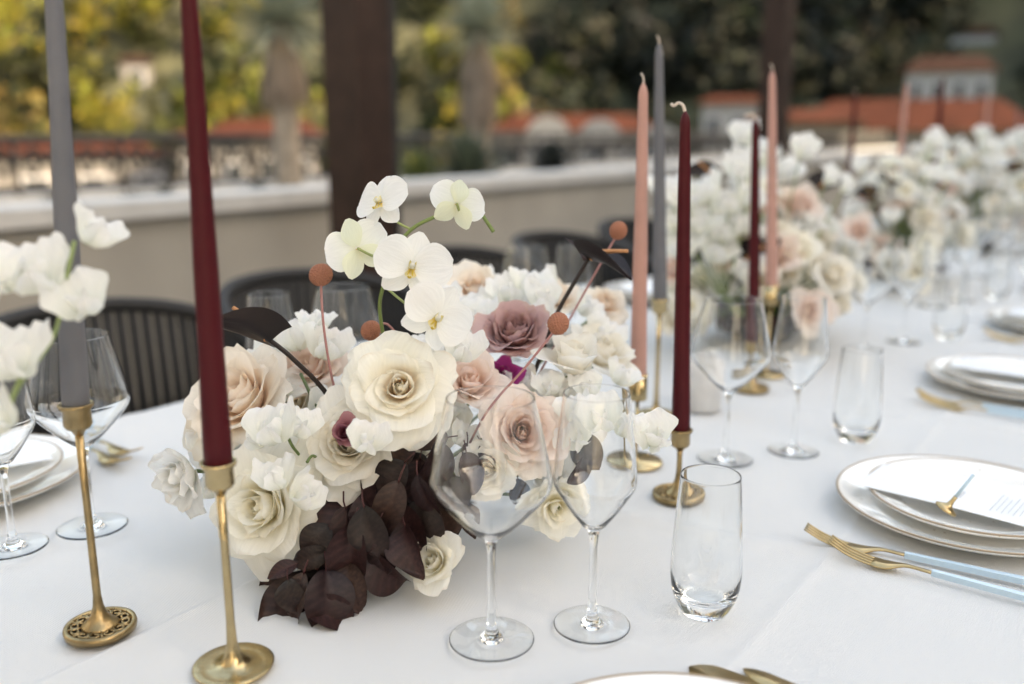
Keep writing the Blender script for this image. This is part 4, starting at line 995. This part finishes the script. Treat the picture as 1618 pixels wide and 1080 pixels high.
# houses in the valley
def house(px, d, wid, deep, ztop_px, eave_px, foot, wmat, rmat, label, nwin=4, rot=0., storeys=2):
    p = ground_pt(px, d, 0); 
    def zat(py): v = ray(px, py); return CAM.z + d * v.z / math.hypot(v.x, v.y)
    ze, zt = zat(eave_px), zat(ztop_px); v = Vector((p.x, p.y, 0)).normalized(); rz = math.atan2(v.y, v.x) - PI / 2 + rot
    t = thing('house', label, 'house', (p.x, p.y, foot), rz)
    he, ht = ze - foot, zt - foot
    box(-wid / 2, wid / 2, 0, deep, 0, he).build('wall', wmat, t, False)
    o = .35
    MB().add([(-wid / 2 - o, -o, he + .01), (wid / 2 + o, -o, he + .01), (wid / 2 + o, deep + o, he + .01), (-wid / 2 - o, deep + o, he + .01), (-wid / 2 + wid * .12, deep / 2, ht), (wid / 2 - wid * .12, deep / 2, ht)], [(0, 1, 5, 4), (1, 2, 5), (2, 3, 4, 5), (3, 0, 4), (3, 2, 1, 0)]).build('roof', rmat, t, False)
    for s in range(storeys):
        for i in range(nwin):
            xc = -wid / 2 + wid * (i + .5) / nwin; z1 = he - .7 - s * 2.9; ww = wid / nwin * .28
            if z1 - 1.5 < 0: continue
            f = box(xc - ww, xc + ww, -.08, .02, z1 - 1.5, z1).build('window', M['shutter'], t, False)
            box(xc - ww * .75, xc + ww * .75, -.1, -.085, z1 - 1.35, z1 - .12).build('pane', M['pane'], f, False)
    return t
house(905, 42, 7.4, 6, 178, 206, -6, M['house'], M['roof'], 'house with terracotta roof behind the two white gables')
house(1430, 40, 8.6, 7, 152, 205, -6, M['house'], M['roof'], 'broad terracotta-roofed house behind the far tapers', 5)
house(1482, 74, 5.6, 6, 84, 112, -7, M['white'], M['roof2'], 'narrow house with brown roof and pale windows above the broad terracotta roof', 4)
house(1512, 112, 4.4, 5, 40, 56, 2, M['white'], M['roof2'], 'small white house high on the wooded slope', 2, storeys=1)
house(1160, 55, 4.0, 5, 148, 162, -6, M['white'], M['roof'], 'white house left of the slim brown post among trees', 3)
house(1270, 30, 3.2, 4, 170, 192, -6, M['house'], M['roof'], 'pale house just past the slim brown post', 3)
house(60, 36, 9, 6, 226, 244, -7, M['stonewall'], M['roof'], 'orange-roofed house seen over the iron railing', 5)
house(425, 34, 3.6, 5, 186, 214, -6, M['stonewall'], M['roof'], 'house with red roof beside the yucca trunk', 3)
house(345, 30, 2.2, 4, 204, 216, -6, M['stonewall'], M['roof'], 'small pale house beside the tall burgundy taper', 2)
house(232, 106, 3.0, 4, 86, 98, 1, M['stonewall'], M['roof2'], 'tiny white house half hidden in sunlit trees', 1, storeys=1)
def gable(px, d, wid, top, label):
    p = ground_pt(px, d, -3); v = ray(px, top); zt = CAM.z + d * v.z / math.hypot(v.x, v.y) + 3; vv = Vector((p.x, p.y, 0)).normalized()
    t = thing('white_gable', label, 'gable wall', p, math.atan2(vv.y, vv.x) - PI / 2); pts = []
    for k in range(17):
        a = PI * k / 16; pts.append((wid / 2 * math.cos(a), zt - wid * .5 + wid * .5 * math.sin(a)))
    pts = [(wid / 2, 0)] + pts + [(-wid / 2, 0)]; n = len(pts)
    MB().add([(x, 0, z) for x, z in pts] + [(x, .6, z) for x, z in pts], [tuple(range(n))[::-1], tuple(range(n, 2 * n))] + [(i, (i + 1) % n, n + (i + 1) % n, n + i) for i in range(n)]).build('wall', M['white'], t, False)
    f = box(-wid * .16, wid * .16, -.05, .02, zt - wid * 1.0, zt - wid * .5).build('window', M['shutter'], t, False)
    box(-wid * .11, wid * .11, -.07, -.055, zt - wid * .96, zt - wid * .54).build('pane', M['pane'], f, False)
for px, top, wd, lb in ((865, 182, 1.25, 'right above the dark agave'), (946, 187, 1.25, 'second along from the dark agave'), (1040, 196, 1.3, 'behind the grey and pink tapers')):
    gable(px, 26, wd, top, 'white rounded gable ' + lb)
for o in C.objects:
    if o.name.startswith('white_gable'): o['group'] = 'white rounded gables'
# terrain
def hill_h(x, y):
    r = math.hypot(x, y); a = math.degrees(math.atan2(-x, y)); t = min(max((r - 72) / 130, 0), 1); s = t * t * (3 - 2 * t)
    near = 1 if r > 34 else 0
    wob = 4 * math.sin(x * .045 + 1) * math.cos(y * .05) * s
    valley = 1 - .25 * math.exp(-((a - 33) / 6) ** 2)
    return -7 + s * 75 * valley + wob
gv = []; NG = 90
for j in range(NG):
    for i in range(NG):
        x = -420 + 620 * i / (NG - 1); y = -200 + 620 * j / (NG - 1); gv.append((x, y, hill_h(x, y)))
tag(MB().add(gv, grid_faces(NG, NG)).build('hills', M['ground']), 'valley and hills rising around the terrace', kind='structure')
CLEAR = []
for px_, d_, w_ in ((1482, 74, 2.8), (1512, 112, 1.9), (232, 106, 1.4)):
    v_ = ray(px_, 300); CLEAR.append((math.atan2(-v_.x, v_.y), d_, w_))
def wood(name, a0, a1, r0, r1, n, seed, cols, lab, ztop=75):
    r = random.Random(seed); v = []; f = []; c = []
    for k in range(n):
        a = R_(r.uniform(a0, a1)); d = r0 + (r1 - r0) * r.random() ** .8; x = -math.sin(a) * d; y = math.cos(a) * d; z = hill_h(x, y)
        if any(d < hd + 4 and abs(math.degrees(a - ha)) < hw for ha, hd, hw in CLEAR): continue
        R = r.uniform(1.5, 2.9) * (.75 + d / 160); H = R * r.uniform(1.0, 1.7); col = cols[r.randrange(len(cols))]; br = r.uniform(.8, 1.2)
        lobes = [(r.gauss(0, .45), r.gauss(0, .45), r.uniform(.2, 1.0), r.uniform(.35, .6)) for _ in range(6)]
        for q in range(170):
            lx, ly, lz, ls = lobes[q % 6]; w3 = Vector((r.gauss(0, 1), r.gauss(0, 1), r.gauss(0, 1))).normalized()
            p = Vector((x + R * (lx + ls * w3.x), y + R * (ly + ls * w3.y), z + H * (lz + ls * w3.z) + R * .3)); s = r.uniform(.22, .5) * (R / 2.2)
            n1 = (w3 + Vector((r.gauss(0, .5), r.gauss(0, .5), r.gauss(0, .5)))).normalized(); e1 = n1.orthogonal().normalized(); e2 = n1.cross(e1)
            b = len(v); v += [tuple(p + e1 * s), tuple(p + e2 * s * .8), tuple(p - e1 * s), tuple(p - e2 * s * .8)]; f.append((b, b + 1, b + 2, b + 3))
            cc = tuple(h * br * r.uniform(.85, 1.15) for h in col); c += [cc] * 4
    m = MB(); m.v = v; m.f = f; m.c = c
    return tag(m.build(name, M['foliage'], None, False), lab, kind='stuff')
wood('sunlit_woods', 34, 72, 78, 190, 330, 5, ((.155, .15, .026), (.215, .19, .034), (.085, .092, .02), (.035, .038, .016), (.03, .034, .015), (.13, .10, .035)), 'yellow-green wood on the sunlit slope')  # sunlit yellow and dark shaded gaps are put into the tints
wood('dark_woods', 2, 35, 78, 190, 360, 6, ((.022, .027, .019), (.029, .033, .024), (.019, .023, .018), (.034, .035, .023)), 'dark wood on the shaded slope')  # the slope's shade is put into these dark tints
